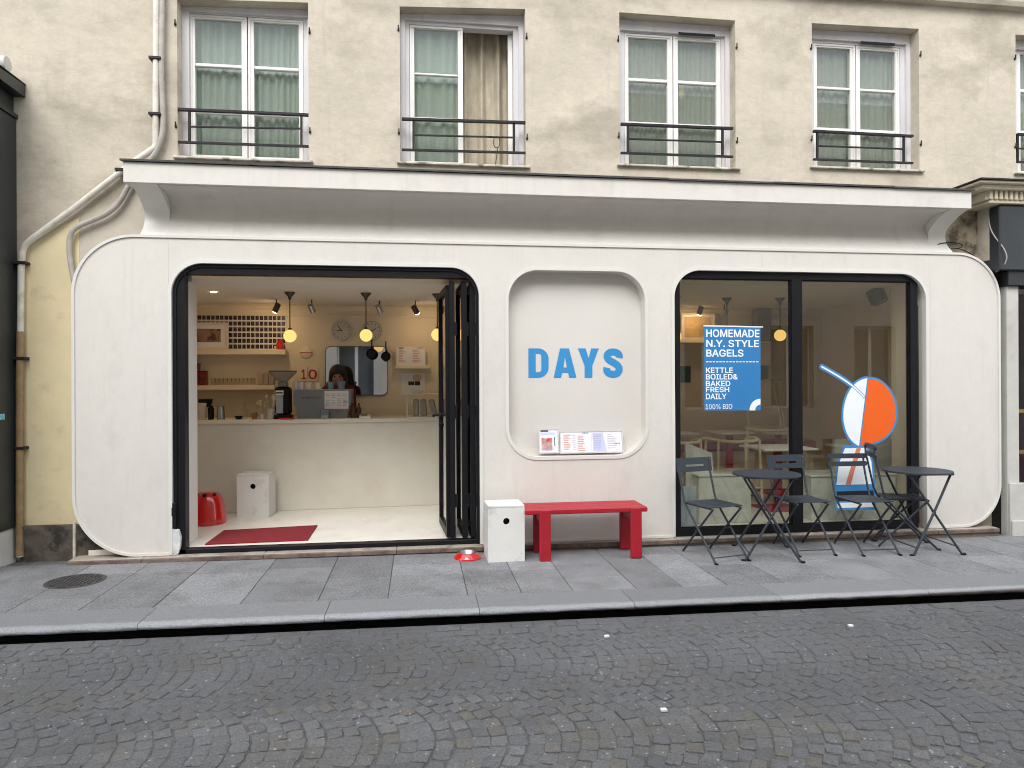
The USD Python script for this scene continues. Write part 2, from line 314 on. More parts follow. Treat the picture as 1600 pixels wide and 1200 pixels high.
while kx < 12:
    L = RNG.uniform(.9, 1.45); P = np.array(kprof)
    n = max(2, int(L/.035)); V = []; xx = np.linspace(kx+.002, kx+L-.002, n)
    for xi in xx:
        q = P.copy(); jit = meshkit.fbm(np.stack([np.full(len(q), xi*9), q[:, 0]*30, q[:, 1]*40], 1), 3, 5)-.5
        q[2:8, 1] += jit[2:8]*.012; q[2:8, 0] += jit[2:8]*.014
        V.append(np.column_stack([np.full(len(q), xi), q[:, 0], q[:, 1]+gz(xi)]))
    m0 = len(P); Fc = []
    for i in range(n-1):
        for j in range(m0):
            k = (j+1) % m0; Fc += [[i*m0+j, (i+1)*m0+k, i*m0+k], [i*m0+j, (i+1)*m0+j, (i+1)*m0+k]]
    V = np.vstack(V); c0 = len(V); V = np.vstack([V, V[:m0].mean(0), V[-m0:].mean(0)])
    for j in range(m0):
        k = (j+1) % m0; Fc += [[c0, j, k], [c0+1, (n-1)*m0+k, (n-1)*m0+j]]
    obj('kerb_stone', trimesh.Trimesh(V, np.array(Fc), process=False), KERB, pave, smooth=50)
    kx += L

# ---- cobbled road: setts laid in arcs
def sett_mat(name, island):
    return usdkit.material(stage, '/World/Looks/'+name, {
        'g': ('geometry', {}), 'oi': ('object_info', {}),
        'r': ('rgb_ramp', {'ramp': [(0., (.115, .119, .127)), (.25, (.142, .146, .154)), (.5, (.125, .127, .130)), (.75, (.155, .159, .165)), (.93, (.138, .130, .115)), (1., (.145, .150, .160))]}),
        'n': ('noise_texture', {'scale': 85., 'detail': 5., 'roughness': .85}), 'nr': ('map_range', {'from_min': .32, 'from_max': .68, 'to_min': .5, 'to_max': 1.5}),
        'n2': ('noise_texture', {'scale': 1.1, 'detail': 5.}), 'nr2': ('map_range', {'from_min': .3, 'from_max': .7, 'to_min': .82, 'to_max': 1.18}),
        'v': ('voronoi_texture', {'scale': 42., 'randomness': 1.}), 'vr': ('map_range', {'from_min': .20, 'from_max': .30, 'to_min': 1., 'to_max': 0., 'clamp': True}), 'vs': ('separate_color', {}), 'vg': ('math', {'math_type': 'greater_than', 'value2': .9}), 'vm': ('math', {'math_type': 'multiply'}), 'va': ('math', {'math_type': 'multiply_add', 'value2': 1.5, 'value3': 1.}),
        'dn': ('noise_texture', {'scale': 2.6, 'detail': 6., 'roughness': .65}), 'dr': ('map_range', {'from_min': .5, 'from_max': .68, 'to_min': 0., 'to_max': .5, 'clamp': True}), 'dm': ('mix', {'color2': (.115, .108, .088)}),
        'm': ('mix', {'mix_type': 'multiply', 'fac': 1.}), 'm2': ('mix', {'mix_type': 'multiply', 'fac': 1.}), 'm3': ('mix', {'mix_type': 'multiply', 'fac': 1.}),
        'bn': ('noise_texture', {'scale': 90., 'detail': 6., 'roughness': .7}), 'b': ('bump', {'strength': .7, 'distance': .008}),
        'p': ('principled_bsdf', {'roughness': .62, 'specular_ior_level': .45})},
        [(('g.random_per_island' if island else 'oi.random'), 'r.fac'), ('g.position', 'n.vector'), ('g.position', 'n2.vector'), ('g.position', 'v.vector'), ('g.position', 'bn.vector'),
         ('n.fac', 'nr.value'), ('n2.fac', 'nr2.value'), ('v.distance', 'vr.value'), ('r.color', 'dm.color1'), ('dm.color', 'm.color1'), ('nr.result', 'm.color2'), ('m.color', 'm2.color1'), ('nr2.result', 'm2.color2'),
         ('m2.color', 'm3.color1'), ('vr.result', 'vm.value1'), ('v.color', 'vs.color'), ('vs.r', 'vg.value1'), ('vg.value', 'vm.value2'), ('vm.value', 'va.value1'), ('va.value', 'm3.color2'), ('g.position', 'dn.vector'), ('dn.fac', 'dr.value'), ('dr.result', 'dm.fac'), ('m3.color', 'p.base_color'), ('bn.fac', 'b.height'), ('b.normal', 'p.normal')], surface='p.BSDF')
SETT, SETTS = sett_mat('sett', False), sett_mat('setts', True)
def sett(cx, cy, ang, w, d, rng):
    h = rng.uniform(-.003, .003); c, s = math.cos(ang), math.sin(ang)
    pts = []
    base = np.array([[-1, -1], [0, -1.04], [1, -1], [1.04, 0], [1, 1], [0, 1.04], [-1, 1], [-1.04, 0]])*[w/2, d/2] + rng.uniform(-.004, .004, (8, 2))
    V = [np.column_stack([base, np.full(8, -.05)]), np.column_stack([base, np.full(8, -.0045+h)]), np.column_stack([base*.91, -.001+h+rng.uniform(-.003, .003, 8)]), [[0, 0, h+.003+rng.uniform(-.002, .003)]]]
    V = np.vstack(V); V[:, :2] = V[:, :2] @ np.array([[c, s], [-s, c]]) + [cx, cy]; V[:, 2] += gz(cx) - .075
    Fc = []
    for r in range(2):
        for j in range(8):
            k = (j+1) % 8; Fc += [[r*8+j, r*8+k, r*8+8+k], [r*8+j, r*8+8+k, r*8+8+j]]
    for j in range(8): Fc.append([16+j, 16+(j+1) % 8, 24])
    return trimesh.Trimesh(V, np.array(Fc), process=False)
setts = []
W, SAG, STEP = .84, .20, .080
ncol, x_lo, x_hi = 6, -5.5, 9.5
y = KY-.045-.05                                       # a straight course along the gutter first
for row in range(2):
    x = x_lo
    while x < x_hi:
        L = RNG.uniform(.13, .19); setts.append((x+L/2, y-row*.098+.0, 0, L-.008, .09)); x += L
ytop = y-.15
for c in range(ncol):
    yc = ytop - W*(c+.5); off = RNG.uniform(0, STEP); nrow = int((x_hi-x_lo)/STEP)
    for i in range(nrow):
        x0 = x_lo + i*STEP + off; nn = 10
        for k in range(nn):
            v = (-.5 + (k+.5)/nn)*W + RNG.uniform(-.006, .006); t = 2*v/W
            x = x0 - SAG*t*t + (0.006*math.sin(i*1.7))
            ang = math.atan2(-(-SAG*8*v/W/W), 1)*.8 + RNG.uniform(-.05, .05)
            setts.append((x, yc+v, ang, STEP*math.cos(ang)-.003+RNG.uniform(-.005, .003), W/nn*1.0-.002+RNG.uniform(-.006, .004)))
S = np.array([s[:2] for s in setts]); P3 = np.column_stack([S, gz(S[:, 0])-.075]); uv = proj(P3)
d2 = ((P3-EYE)**2).sum(1); vis = (uv[:, 0] > 0) & (uv[:, 0] < 1600) & (uv[:, 1] < 1200) & (S[:, 1] > -4.4)
order = np.argsort(np.where(vis, d2, 1e9))[:298]; near = set(order.tolist())
road = thing('road', None, None, kind='structure')
rest = []
for i, s in enumerate(setts):
    m = sett(*s, RNG)
    if i in near: obj('sett', m, SETT, road, smooth=60)
    else: rest.append(m)
obj('setts', cat_(rest), SETTS, road, smooth=60, kind='stuff')

# ---- the old building
WIN = [  # opening: left, right px; top py at both ends; casement rows at the frame plane
    dict(o=(277, 482, -2, 4), c=[(297, 387.3), (387.7, 475)], t=(22, 31), b=(249, 253), rows=((31, 100), (105, 173), (178, 243)), kind='lace'),
    dict(o=(625, 821, 10, 14), c=[(640, 724), (724, 802)], t=(40, 46), b=(257, 261), rows=((46, 115), (118, 184), (187, 253)), kind='open'),
    dict(o=(968, 1149, 19, 32), c=[(975, 1050.8), (1051.2, 1126)], t=(52, 60), b=(260, 264), rows=((60, 123), (128, 191), (196, 257)), kind='net'),
    dict(o=(1269, 1436, 36, 45), c=[(1270, 1335.8), (1336.2, 1405)], t=(67, 75), b=(263, 267), rows=((75, 136), (140, 200), (206, 261)), kind='net'),
    dict(o=(1587, 1740, 54, 62), c=[(1588, 1640), (1645, 1700)], t=(80, 85), b=(272, 274), rows=((86, 140), (145, 205), (210, 268)), kind='net')]
YF = .33
openings = []
for w in WIN:
    l, r, tl, tr = w['o']; zb = Z(sum(w['c'][0])/2, w['b'][0]+6, YF)
    xl, xr = X(l, YW, 130), X(r, YW, 130)
    w['poly'] = Polygon([(xl, zb), (xr, zb+.0), (xr, Z(r, tr, YW)), (xl, Z(l, tl, YW))]); w['zb'] = zb
    openings.append(w['poly'])
bld = thing('apartment_building', 'old cream stucco apartment building above and around the white shopfront', 'building')
XB0, XB1 = -11.0, 13.0
wallpoly = sbox(XB0, 2.55, XB1, 13.5).union(sbox(XB0, -.3, -2.35, 2.56)).union(sbox(5.3, -.3, XB1, 2.56)).difference(unary_union(openings)).difference(sbox(X(1593.5, -.02), .25, 9.3, Z(1590, 450, .1)))
for fl in range(1, 3):                                       # upper storeys out of frame
    for w in WIN[:4] + []:
        p = affinity.translate(w['poly'], 0, 3.15*fl); wallpoly = wallpoly.difference(p)
        if fl: obj('upper_window', flat(p.buffer(-.002), .36, .40), pane(f'upper_pane_{fl}_{int(p.centroid.x*10)+50}', (.35, .38, .38), 1.6), bld)
wm = flat(wallpoly, YW, YW+.36)
obj('wall', wm, STUCCO, bld)
obj('yellow_patch', flat(Polygon([(X(36, .176, 600), Z(70, 822, .176)), (X(36, .176, 600), Z(36, 392, .176)), (X(100, .176, 600), Z(100, 352, .176)), (X(125, .176), Z(125, 340, .176)), (X(122, .176), Z(122, 822, .176))]), .174, .1805), YELLOW, bld, label='yellow painted strip of wall between the pipe and the white panel')
obj('grey_patch', flat(Polygon([(X(121, .176), Z(121, 440, .176)), (X(121, .176), Z(121, 360, .176)), (X(135, .176), Z(135, 345, .176)), (X(225, .176), Z(225, 285, .176)), (X(300, .176), Z(300, 285, .176)), (X(300, .176), Z(300, 440, .176))]), .1765, .181), GREYP, bld)
obj('stained_patch', flat(Polygon([(X(a, .176), Z(a, b, .176)) for a, b in ((1470, 322), (1552, 322), (1553, 440), (1540, 425), (1500, 405), (1470, 400))]), .175, .1802), mat('stained_render', (.34, .29, .21), .9, .25, 5., .6, 14., tint=(.09, .075, .055), tscale=6., tlo=.46, thi=.62), bld, label='dark stained bare patch of wall by the right end of the cornice')
# rough base stones
bz = Z(70, 822, .17)
x = X(34, .17); base = []
while x < X(125, .17)+.3:
    L = RNG.uniform(.2, .34); m = trimesh.creation.box((L, .06, bz+.02)); m = m.subdivide().subdivide().subdivide()
    v = m.vertices.copy(); v += [x+L/2, .16, bz/2]; v[:, 1] -= (meshkit.fbm(v*[9, 9, 9], 4, 3)-.5)*.07
    obj('base_stone', trimesh.Trimesh(v, m.faces, process=False), ROUGHST, bld, smooth=True); x += L-.004
# string course
sc0 = Z(1600, 14, .12)
obj('string_course', profx(Polygon([(.179, sc0), (.10, sc0+.01), (.08, sc0+.05), (.08, sc0+.11), (.12, sc0+.14), (.179, sc0+.14)]), XB0, XB1), STUCCO, bld)
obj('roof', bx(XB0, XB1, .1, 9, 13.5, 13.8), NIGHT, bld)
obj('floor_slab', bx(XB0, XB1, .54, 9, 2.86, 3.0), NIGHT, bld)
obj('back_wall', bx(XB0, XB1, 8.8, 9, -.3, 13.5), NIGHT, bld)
for i, w in enumerate(WIN):
    xl, xr = [w['poly'].bounds[k] for k in (0, 2)]; zb, zt = w['zb'], w['poly'].bounds[3]
    cas = []
    for (a, b) in w['c']:
        m = (a+b)/2; k = (m-w['c'][0][0])/(w['c'][1][1]-w['c'][0][0])
        cas.append((X(a, YF+.015, 150), X(b, YF+.015, 150)))
    n = sum(w['c'][0])/2
    zt_c, zb_c = Z(n, w['t'][0]+ (w['t'][1]-w['t'][0])*.3, YF+.015), Z(n, (w['b'][0]*.7+w['b'][1]*.3), YF+.015)
    rows = [(Z(n, r0, YF+.015), Z(n, r1, YF+.015)) for r0, r1 in w['rows']]
    hole = sbox(cas[0][0], zb_c, cas[1][1], zt_c)
    # fixed outer frame
    outer = w['poly'].buffer(-.001)
    wf = obj('window', flat(outer.difference(hole), YF, YF+.09), FRAMEP, bld, label='window with its right casement open on a beige curtain' if w['kind'] == 'open' else None)
    wf_mould = outer.difference(sbox(xl+.045, zb+.03, xr-.045, zt-.10)) if i else outer.difference(sbox(xl+.06, zb+.02, xr-.03, zt-.07))
    obj('frame_moulding', flat(wf_mould, YF-.028, YF-.001), FRAMEP, wf)
    # the room behind this window
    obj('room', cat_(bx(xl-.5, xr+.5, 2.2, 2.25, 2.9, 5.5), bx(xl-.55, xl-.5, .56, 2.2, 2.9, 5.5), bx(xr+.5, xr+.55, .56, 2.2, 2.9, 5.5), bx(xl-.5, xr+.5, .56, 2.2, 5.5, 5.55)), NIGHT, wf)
    for ci, (cx0, cx1) in enumerate(cas):
        if w['kind'] == 'open' and ci == 1: continue
        px0, px1 = cx0+.044+(.008 if ci else 0), cx1-.044-(0 if ci else .008)
        if w['kind'] == 'open': px1 = cx1-.05
        cp = sbox(cx0+.004, zb_c+.004, cx1-.004, zt_c-.004)
        cpin = cp.difference(sbox(px0, rows[-1][1], px1, rows[0][0]))
        obj('casement', cat_(flat(cpin, YF+.012, YF+.06), flat(cp.difference(cp.buffer(-.018)), YF+.004, YF+.012)), CASEP, wf)
        for (z_hi, z_lo), (z2, _) in zip(rows[:-1], rows[1:]):
            obj('muntin', bx(px0+.001, px1-.001, YF+.014, YF+.05, z2, z_lo, .005), CASEP, wf)
        for z_hi, z_lo in rows:
            obj('pane', bx(px0, px1, YF+.034, YF+.038, z_lo, z_hi, .0005), GLASSU, wf)
        # curtain with folds
        nn = 40; fx = np.linspace(px0-.03, px1+.03, nn); am = .012
        fr_ = (95, 70, 118, 82, 90)[i]+17*ci; am *= (1, .8, .55, .7, 1)[i]; fy = YF+.085 + am*np.sin(fx*fr_+i*2+2.2*np.sin(fx*13+ci*2+i)) + am*.7*np.sin(fx*37+ci+i)
        zz = [zb_c-.02, zt_c+.05]
        V = np.array([[xx, yy, z] for z in zz for xx, yy in zip(fx, fy)]); Fc = [[k, k+1, nn+k+1] for k in range(nn-1)] + [[k, nn+k+1, nn+k] for k in range(nn-1)]
        obj('curtain', trimesh.Trimesh(V, np.array(Fc), process=False), LACE if w['kind'] in ('lace', 'open') else LACE2, wf, smooth=True)
    if w['kind'] == 'open':
        cx0, cx1 = cas[1]
        nn = 70; fx = np.linspace(cx0-.02, cx1+.03, nn); fy = YF+.2 + .028*np.sin(fx*38) + .014*np.sin(fx*77+1)
        V = np.array([[xx, yy+(.02 if z > 4 else 0), z] for z in (zb_c-.05, 4.3, zt_c+.16) for xx, yy in zip(fx, fy)])
        Fc = [[q*nn+k, q*nn+k+1, (q+1)*nn+k+1] for q in range(2) for k in range(nn-1)] + [[q*nn+k, (q+1)*nn+k+1, (q+1)*nn+k] for q in range(2) for k in range(nn-1)]
        obj('drape', trimesh.Trimesh(V, np.array(Fc), process=False), DRAPE, wf, smooth=True)
        # open leaf, swung into the room
        ol = cat_(bx(cx1-.05, cx1-.012, YF+.06, YF+.50, zb_c+.01, zt_c-.01, .004))
        obj('open_casement', flat(sbox(0, zb_c+.01, .40, zt_c-.01).difference(sbox(.045, zb_c+.07, .355, zt_c-.07)), 0, .04).apply_transform(trimesh.transformations.rotation_matrix(math.radians(88), (0, 0, 1))).apply_translation((cx1-.002, YF+.07, 0)), CASEP, wf)
        px, py = 776, 222
        ring = [at(px+5*math.cos(a), py+9*math.sin(a), YF+.0) for a in np.linspace(0, 2*math.pi, 16)[:-1]]
        obj('cord_loop', cat_(tube(ring, .004, 6, True), tube([at(778, 231, YF), at(774, 258, YF)], .004, 6)), IRON, wf)
    # vent grille in the head of the frame
    if i in (2, 3):
        a, b, t, bb = ((1060, 1117, 52, 56) if i == 2 else (1345, 1398, 66, 70))
        vx0, vx1, vz0, vz1 = pxbox(a, b, t, bb, YF-.03); obj('vent', bx(vx0, vx1, YF-.034, YF-.0285, vz0, vz1, .001), BLACK, wf)
    # sill
    obj('sill', bx(xl-.03, xr+.04, YW-.035, YF, zb-.022, zb-.001, .006), mat(f'sill_{i}', (.50, .47, .41), .8, .2, 9., .3, 40., tint=(.2, .17, .13), tscale=8., tlo=.52, thi=.62), wf)
    # shutter hinges left in the wall beside the opening
    for hx, s in ((xl, -1), (xr, 1)):
        for hz in (zb+.25, zt-.28):
            obj('hinge_pin', cat_(bx(hx+s*.012-.009, hx+s*.012+.009, YW-.014, YW+.02, hz, hz+.02, .003), tube([(hx+s*.012, YW-.014, hz+.005), (hx+s*.012, YW-.014, hz+.05)], .006, 6)), IRON, wf)
    # window guard
    if i < 4:
        G = [(276, 484, 171, 180, 198, 201, 222, 229, 296, 471), (628, 821, 186, 192, 211, 215, 234, 239, 646, 803), (970, 1145, 194, 201, 217, 222, 239, 245, 981, 1129), (1271, 1426, 205, 213, 228, 233, 249, 255, 1277, 1412)][i]
        yg = YW+.02
    else: G = (1589, 1720, 210, 215, 232, 236, 253, 257, 1590, 1700); yg = YW+.02
    q = lambda px, py: at(px, py, yg)
    tr = bar(q(G[0], G[2]), q(G[1], G[3]), .035, .022)
    wg = obj('window_guard', cat_(tr, bar(q(G[0], G[6]), q(G[1], G[7]), .028, .018)), IRON, bld)
    obj('middle_rail', bar(q(G[8], G[4]), q(G[9], G[5]), .016, .014), IRON, wg)
    for pxx in (G[8], G[9]):
        f_ = (pxx-G[0])/(G[1]-G[0]); obj('post', bar(q(pxx, G[2]+f_*(G[3]-G[2])), q(pxx, G[6]+f_*(G[7]-G[6])), .02, .02), IRON, wg)
lampw = obj('ceiling_lamp', tube([at(1065, 128, .9), at(1065, 152, .9)], .028, 12), lamp('warm_tube', (1, .75, .25), .9)); tag(lampw, 'small yellow lamp glowing behind the third upstairs window', 'lamp')

# ---- downpipes and cables on the wall
def pipe(name, pts, r, m, label, cat, clips=()):
    t = thing(name, label, cat)
    obj('pipe', tube(pts, r, 10), m, t, smooth=50)
    for p in clips: obj('clip', bx(p[0]-r*1.9, p[0]+r*1.9, p[1]-r*1.3, YW, p[2]-.012, p[2]+.012), IRON, t)
yp = YW-.05
A = lambda px, py, y=yp: at(px, py, y)
pipe('drain_pipe', [A(244, -40), A(244, 60), A(243.5, 150), A(243, 226), A(241, 231), A(215, 249), A(188, 269), A(120, 322), A(52, 372), A(40, 382), A(35, 395), A(33, 420), A(31, 600), A(31, 870)], .026, PIPEW, 'white downpipe running down beside the first window and away to the dark shop', 'pipe', [A(243.5, 92), A(243, 179), A(191, 266), A(33, 411), A(32, 560), A(31, 700)])
pipe('grey_conduit', smoothline([A(252.5, -40), A(252.5, 60), A(252.5, 120), A(254.5, 170), A(254, 205), A(243, 238), A(228, 258), A(200, 292), A(187, 315), A(168, 333), A(130, 350), A(112, 363), A(108.5, 378), A(109, 398), A(113, 425), A(118, 450)], 70), .022, PIPEG, 'grey lumpy conduit bending behind the cornice to the panel corner', 'pipe')
lowp = thing('rusty_pipe', 'tan rusty sleeve around the foot of the downpipe beside the dark shop', 'pipe')
obj('pipe', tube([A(32, 518), A(31, 600), A(31, 868)], .030, 10), mat('rusty_tan', (.30, .20, .10), .6, .25, 9., .2, 60., tint=(.16, .09, .05), tscale=5.), lowp, smooth=50)
obj_ = obj('thin_pipe', tube([A(116.5, 815, .12), A(116.5, 874, .12)], .014, 8), PIPEW, smooth=50); tag(obj_, 'short thin pipe standing in front of the rough base stones', 'pipe')

# ---- white shopfront
shop = thing('shopfront', 'rounded white shopfront with deep cornice, open doorway, niche and big window', 'shopfront')
PX0, PX1, PZ0, PZ1 = -2.866, 5.742, .062, 2.776
outer = rrect(PX0, PZ0, PX1, PZ1, [.50, .46, .52, .42])
door_o = rrect(-2.078, -1, .538, 2.543, .255, 'tl tr')
win_o = rrect(2.366, -1, 4.932, 2.556, .255, 'tl tr')
nic_o = rrect(.806, .838, 2.081, 2.532, .27)
pfull = outer.difference(unary_union([door_o, win_o, nic_o])); seams = [-4, X(263, 0, 390), X(1453, 0, 410), 7]
for a, b in zip(seams[:-1], seams[1:]): obj('panel', flat(pfull.intersection(sbox(a+.0006, 0, b-.0006, 4)), Y0, .15), WHITE, shop)
obj('panel_backing', flat(outer.buffer(-.05).difference(unary_union([o.buffer(.01) for o in (door_o, win_o, nic_o)])), .1505, .156), BLACK, shop)
obj('edge_bead', flat(outer.difference(outer.buffer(-.022)).difference(unary_union([door_o.buffer(.02), win_o.buffer(.02)])), -.012, -.0005), WTRIM, shop)
obj('panel_return', flat(outer.buffer(-.002).difference(outer.buffer(-.02)).difference(unary_union([door_o.buffer(.03), win_o.buffer(.03)])), .151, .179), WTRIM, shop)
clipb = sbox(-5, PZ0+.002, 8, 5)
for o in (door_o, win_o, nic_o):
    obj('opening_trim', flat(o.buffer(.03).difference(o.buffer(.001)).intersection(clipb), -.008, -.0005), WTRIM, shop)
obj('niche_back', flat(nic_o.buffer(-.0), .132, .149), mat('niche_white', (.64, .615, .57), .55, .03, 1.3, .1, 26.), shop)
# hairline panel joints as narrow recessed seams are plain trim strips
zf0, zf1 = 3.157, 3.327
obj('fascia', bx(-2.377, 5.257, -.21, -.17, zf0, zf1, .004), WHITE, shop)
obj('soffit', profx(Polygon([(-.169, zf0+.03), (-.169, zf0+.004), (-.12, zf0+.002), (.179, zf0+.002), (.179, zf0+.03)]), -2.376, 5.256), WHITE, shop)
fl = []
xx = -2.395
while xx < 5.27:
    L = min(RNG.uniform(.8, 1.4), 5.275-xx); dz = RNG.uniform(-.004, .004)
    fl.append(profx(Polygon([(-.232, zf1+.001+dz), (.179, zf1+.05+dz), (.179, zf1+.065+dz), (-.232, zf1+.017+dz)]), xx, xx+L)); xx += L-.0
obj('flashing', cat_(fl), mat('lead_flashing', (.05, .048, .046), .7, .3, 10., .5, 60.), shop)
cove = [(-.17, zf0), (-.09, 3.135), (-.02, 3.105), (.05, 3.065), (.10, 3.03), (.128, 2.99), (.132, 2.94), (.118, 2.89), (.085, 2.84), (.045, 2.80), (.03, 2.777)]
cs = smoothline(cove, 28)
body = lambda off: Polygon(list(map(tuple, cs + [off, 0])) + [(.178, 2.777), (.178, zf0+.001)]).buffer(0)
cs2 = smoothline([(-.169, 3.156), (-.03, 3.149), (.08, 3.127), (.14, 3.09), (.155, 3.04), (.14, 2.975), (.105, 2.90), (.058, 2.83), (.004, 2.777)], 28)
obj('cove', profx(Polygon(list(map(tuple, cs2)) + [(.178, 2.777), (.178, zf0)]).buffer(0), -2.128, 5.058), WHITE, shop, smooth=25)
for a, b in ((-2.334, -2.13), (5.06, 5.25)): obj('cornice_bracket', profx(body(-.01), a, b), WTRIM, shop, smooth=25)
# step along the whole front
stx0, stx1 = X(104, -.07, 882), X(1562, -.07, 826)
steps = [stx0, -2.3, -1.32, -.2, .56, 1.5, 2.36, 3.3, 4.2, 5.0, stx1]
for a, b in zip(steps[:-1], steps[1:]):
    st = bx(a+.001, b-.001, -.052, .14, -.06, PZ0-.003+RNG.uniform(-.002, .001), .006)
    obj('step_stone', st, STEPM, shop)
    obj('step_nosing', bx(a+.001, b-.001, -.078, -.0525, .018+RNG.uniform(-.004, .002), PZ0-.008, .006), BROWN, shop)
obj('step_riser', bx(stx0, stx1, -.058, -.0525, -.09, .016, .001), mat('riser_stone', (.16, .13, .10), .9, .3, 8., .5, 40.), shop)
# DAYS
def letters():
    h = .1
    D = rrect(0, 0, .69, 1, .36, 'tr br').difference(rrect(.25, .19, .44, .82, .09, 'tr br'))
    Al = Polygon([(0, 0), (.245, 0), (.285, .17), (.485, .17), (.525, 0), (.767, 0), (.52, 1), (.22, 1)], [[(.325, .35), (.445, .35), (.385, .72)]])
    Yl = Polygon([(0, 1), (.265, 1), (.36, .66), (.455, 1), (.714, 1), (.487, .41), (.487, 0), (.225, 0), (.225, .41)])
    s = smoothline([(.545, .68), (.53, .80), (.34, .885), (.145, .80), (.13, .70), (.20, .60), (.34, .52), (.48, .42), (.545, .30), (.50, .17), (.33, .112), (.15, .18), (.12, .34)], 80)
    Sl = LineString(s).buffer(.122, cap_style=2)
    Sl = affinity.scale(Sl, .665/(Sl.bounds[2]-Sl.bounds[0]), 1/(Sl.bounds[3]-Sl.bounds[1]), origin=(0, 0)); Sl = affinity.translate(Sl, -Sl.bounds[0], -Sl.bounds[1])
    return [D, Al, Yl, Sl]
for g, (a, b) in zip(letters(), ((825.6, 857.2), (865, 900.6), (903, 935.8), (942.4, 973.2))):
    x0, x1, z0, z1 = pxbox(a, b, 544.3, 590.2, .131); bb = g.bounds
    q = affinity.translate(affinity.scale(g, (x1-x0)/(bb[2]-bb[0]), (z1-z0)/(bb[3]-bb[1]), origin=(0, 0)), x0, z0)
    obj('sign_letter', flat(q, .1295, .1315), BLUE, shop)
# door frame
yd = .05
ix0, ix1, itop = X(290, yd), X(735.5, yd), Z(500, 431.5, yd)
dfp = door_o.buffer(-.002).intersection(sbox(-3, .064, 3, 3)).difference(sbox(ix0, -1, ix1+.10, itop))
obj('door_frame', flat(dfp, .03, .13), BLACK, shop)
obj('door_frame', flat(door_o.buffer(-.002).intersection(sbox(-3, .064, 3, 3)).difference(door_o.buffer(-.03)), .018, .0298), BLACK, shop)
obj('door_track', bx(-2.07, .535, .03, .12, PZ0, .100, .004), BLACK, shop)
obj('cream_jamb', bx(ix0-.03, X(303.5, .47), .135, .47, .101, 2.47, .006), WTRIM, shop)
obj('jamb_hardware', cat_(bx(-2.085, -2.05, -.006, .03, Z(275, 826, 0), Z(275, 786, 0), .003), bx(-2.083, -2.052, -.012, -.006, Z(275, 806, 0), Z(275, 793, 0), .002)), BLACK, shop)
chip = Polygon([(-2.085, PZ0), (-2.085, Z(270, 826, 0)), (-2.03, Z(276, 828, 0)), (-2.012, Z(280, 840, 0)), (-2.02, Z(280, 856, 0)), (-2.04, PZ0+.0)])
obj('chipped_corner', flat(chip, -.004, .029), mat('bare_plaster', (.62, .63, .62), .8, .2, 18., .5, 60., tint=(.25, .21, .18), tscale=22., tlo=.6, thi=.65), shop)
# window frame and panes
yw = .05
wx = [X(1061, yw), X(1236, yw), X(1252, yw), X(1421, yw), X(1432, yw)]
wzt, wzb = Z(1240, 437.5, yw), Z(1240, 819, yw)
wpoly = win_o.buffer(-.002).intersection(sbox(2, .064, wx[4], 3)).difference(unary_union([sbox(wx[0], wzb, wx[1], wzt), sbox(wx[2], wzb, wx[3], wzt)]))
obj('window_frame', flat(wpoly, .03, .10), BLACK, shop)
bead = unary_union([sbox(wx[0], wzb, wx[1], wzt), sbox(wx[2], wzb, wx[3], wzt)])
obj('glazing_bead', flat(bead.difference(bead.buffer(-.010)), .044, .058), BLACK, shop)
for a, b in ((wx[0], wx[1]), (wx[2], wx[3])): obj('window_pane', bx(a, b, .060, .066, wzb, wzt, .0005), GLASSW, shop)
obj('window_reveal', bx(wx[4]+.002, 4.929, .10, .14, .07, 2.30, .003), mat('rusty_beige', (.42, .37, .30), .8, .15, 5., .3, 30., stretch=(1, 1, .3), tint=(.2, .13, .09), tscale=6., tlo=.55, thi=.7), shop)
obj('cable_strip', tube([(4.917, .085, .10), (4.915, .085, .9), (4.918, .085, 1.5), (4.914, .085, 2.26)], .006, 6), BRONZE, shop)
# folding glazed doors stacked at the right of the doorway, standing edge-on
for k, (pa, ya, pb, yb, zt_) in enumerate(((701, .10, 689, .80, 2.40), (707, .06, 704, .62, 2.43), (726, .07, 716, .66, 2.43), (739, .06, 731, .60, 2.43))):
    pa_, pb_ = np.array([X(pa, ya, 620), ya]), np.array([X(pb, yb, 620), yb])
    d = pb_-pa_; L = np.linalg.norm(d); z0, z1 = .115, zt_
    fr = sbox(0, z0, L, z1).difference(sbox(.05, z0+.07, L-.05, z1-.06))
    T = np.eye(4); T[:2, 0] = d/L; T[:2, 1] = [-d[1]/L, d[0]/L]; T[:2, 3] = pa_
    lf = obj('folding_leaf', flat(fr, -.024, .024).apply_transform(T), BLACK, shop)
    obj('pane', bx(.05, L-.05, -.004, .004, z0+.07, z1-.06, .0005).apply_transform(T), GLASSC, lf)
    for hz in (.45, 1.25, 2.0):
        obj('hinge', tube([T[:3, :3] @ [0, -.034, 0] + [pa_[0], pa_[1], hz-.06], T[:3, :3] @ [0, -.034, 0] + [pa_[0], pa_[1], hz+.06]], .011, 8), BLACK, lf)
    if k == 0:
        hp = at(688, 648, .74); c = np.array([hp[0], .74, hp[2]])
        obj('door_handle', cat_(tube([c+[.05, 0, 0], c+[-.06, 0, 0]], .012, 8), tube([c+[-.06, 0, 0], c+[-.075, 0, -.02]], .012, 8), ball(c, .024)), BLACK, lf, smooth=50); obj('lock_knob', ball(c-[0, 0, .10], .018, s=(1, 1, 1.6)), BLACK, lf, smooth=50)

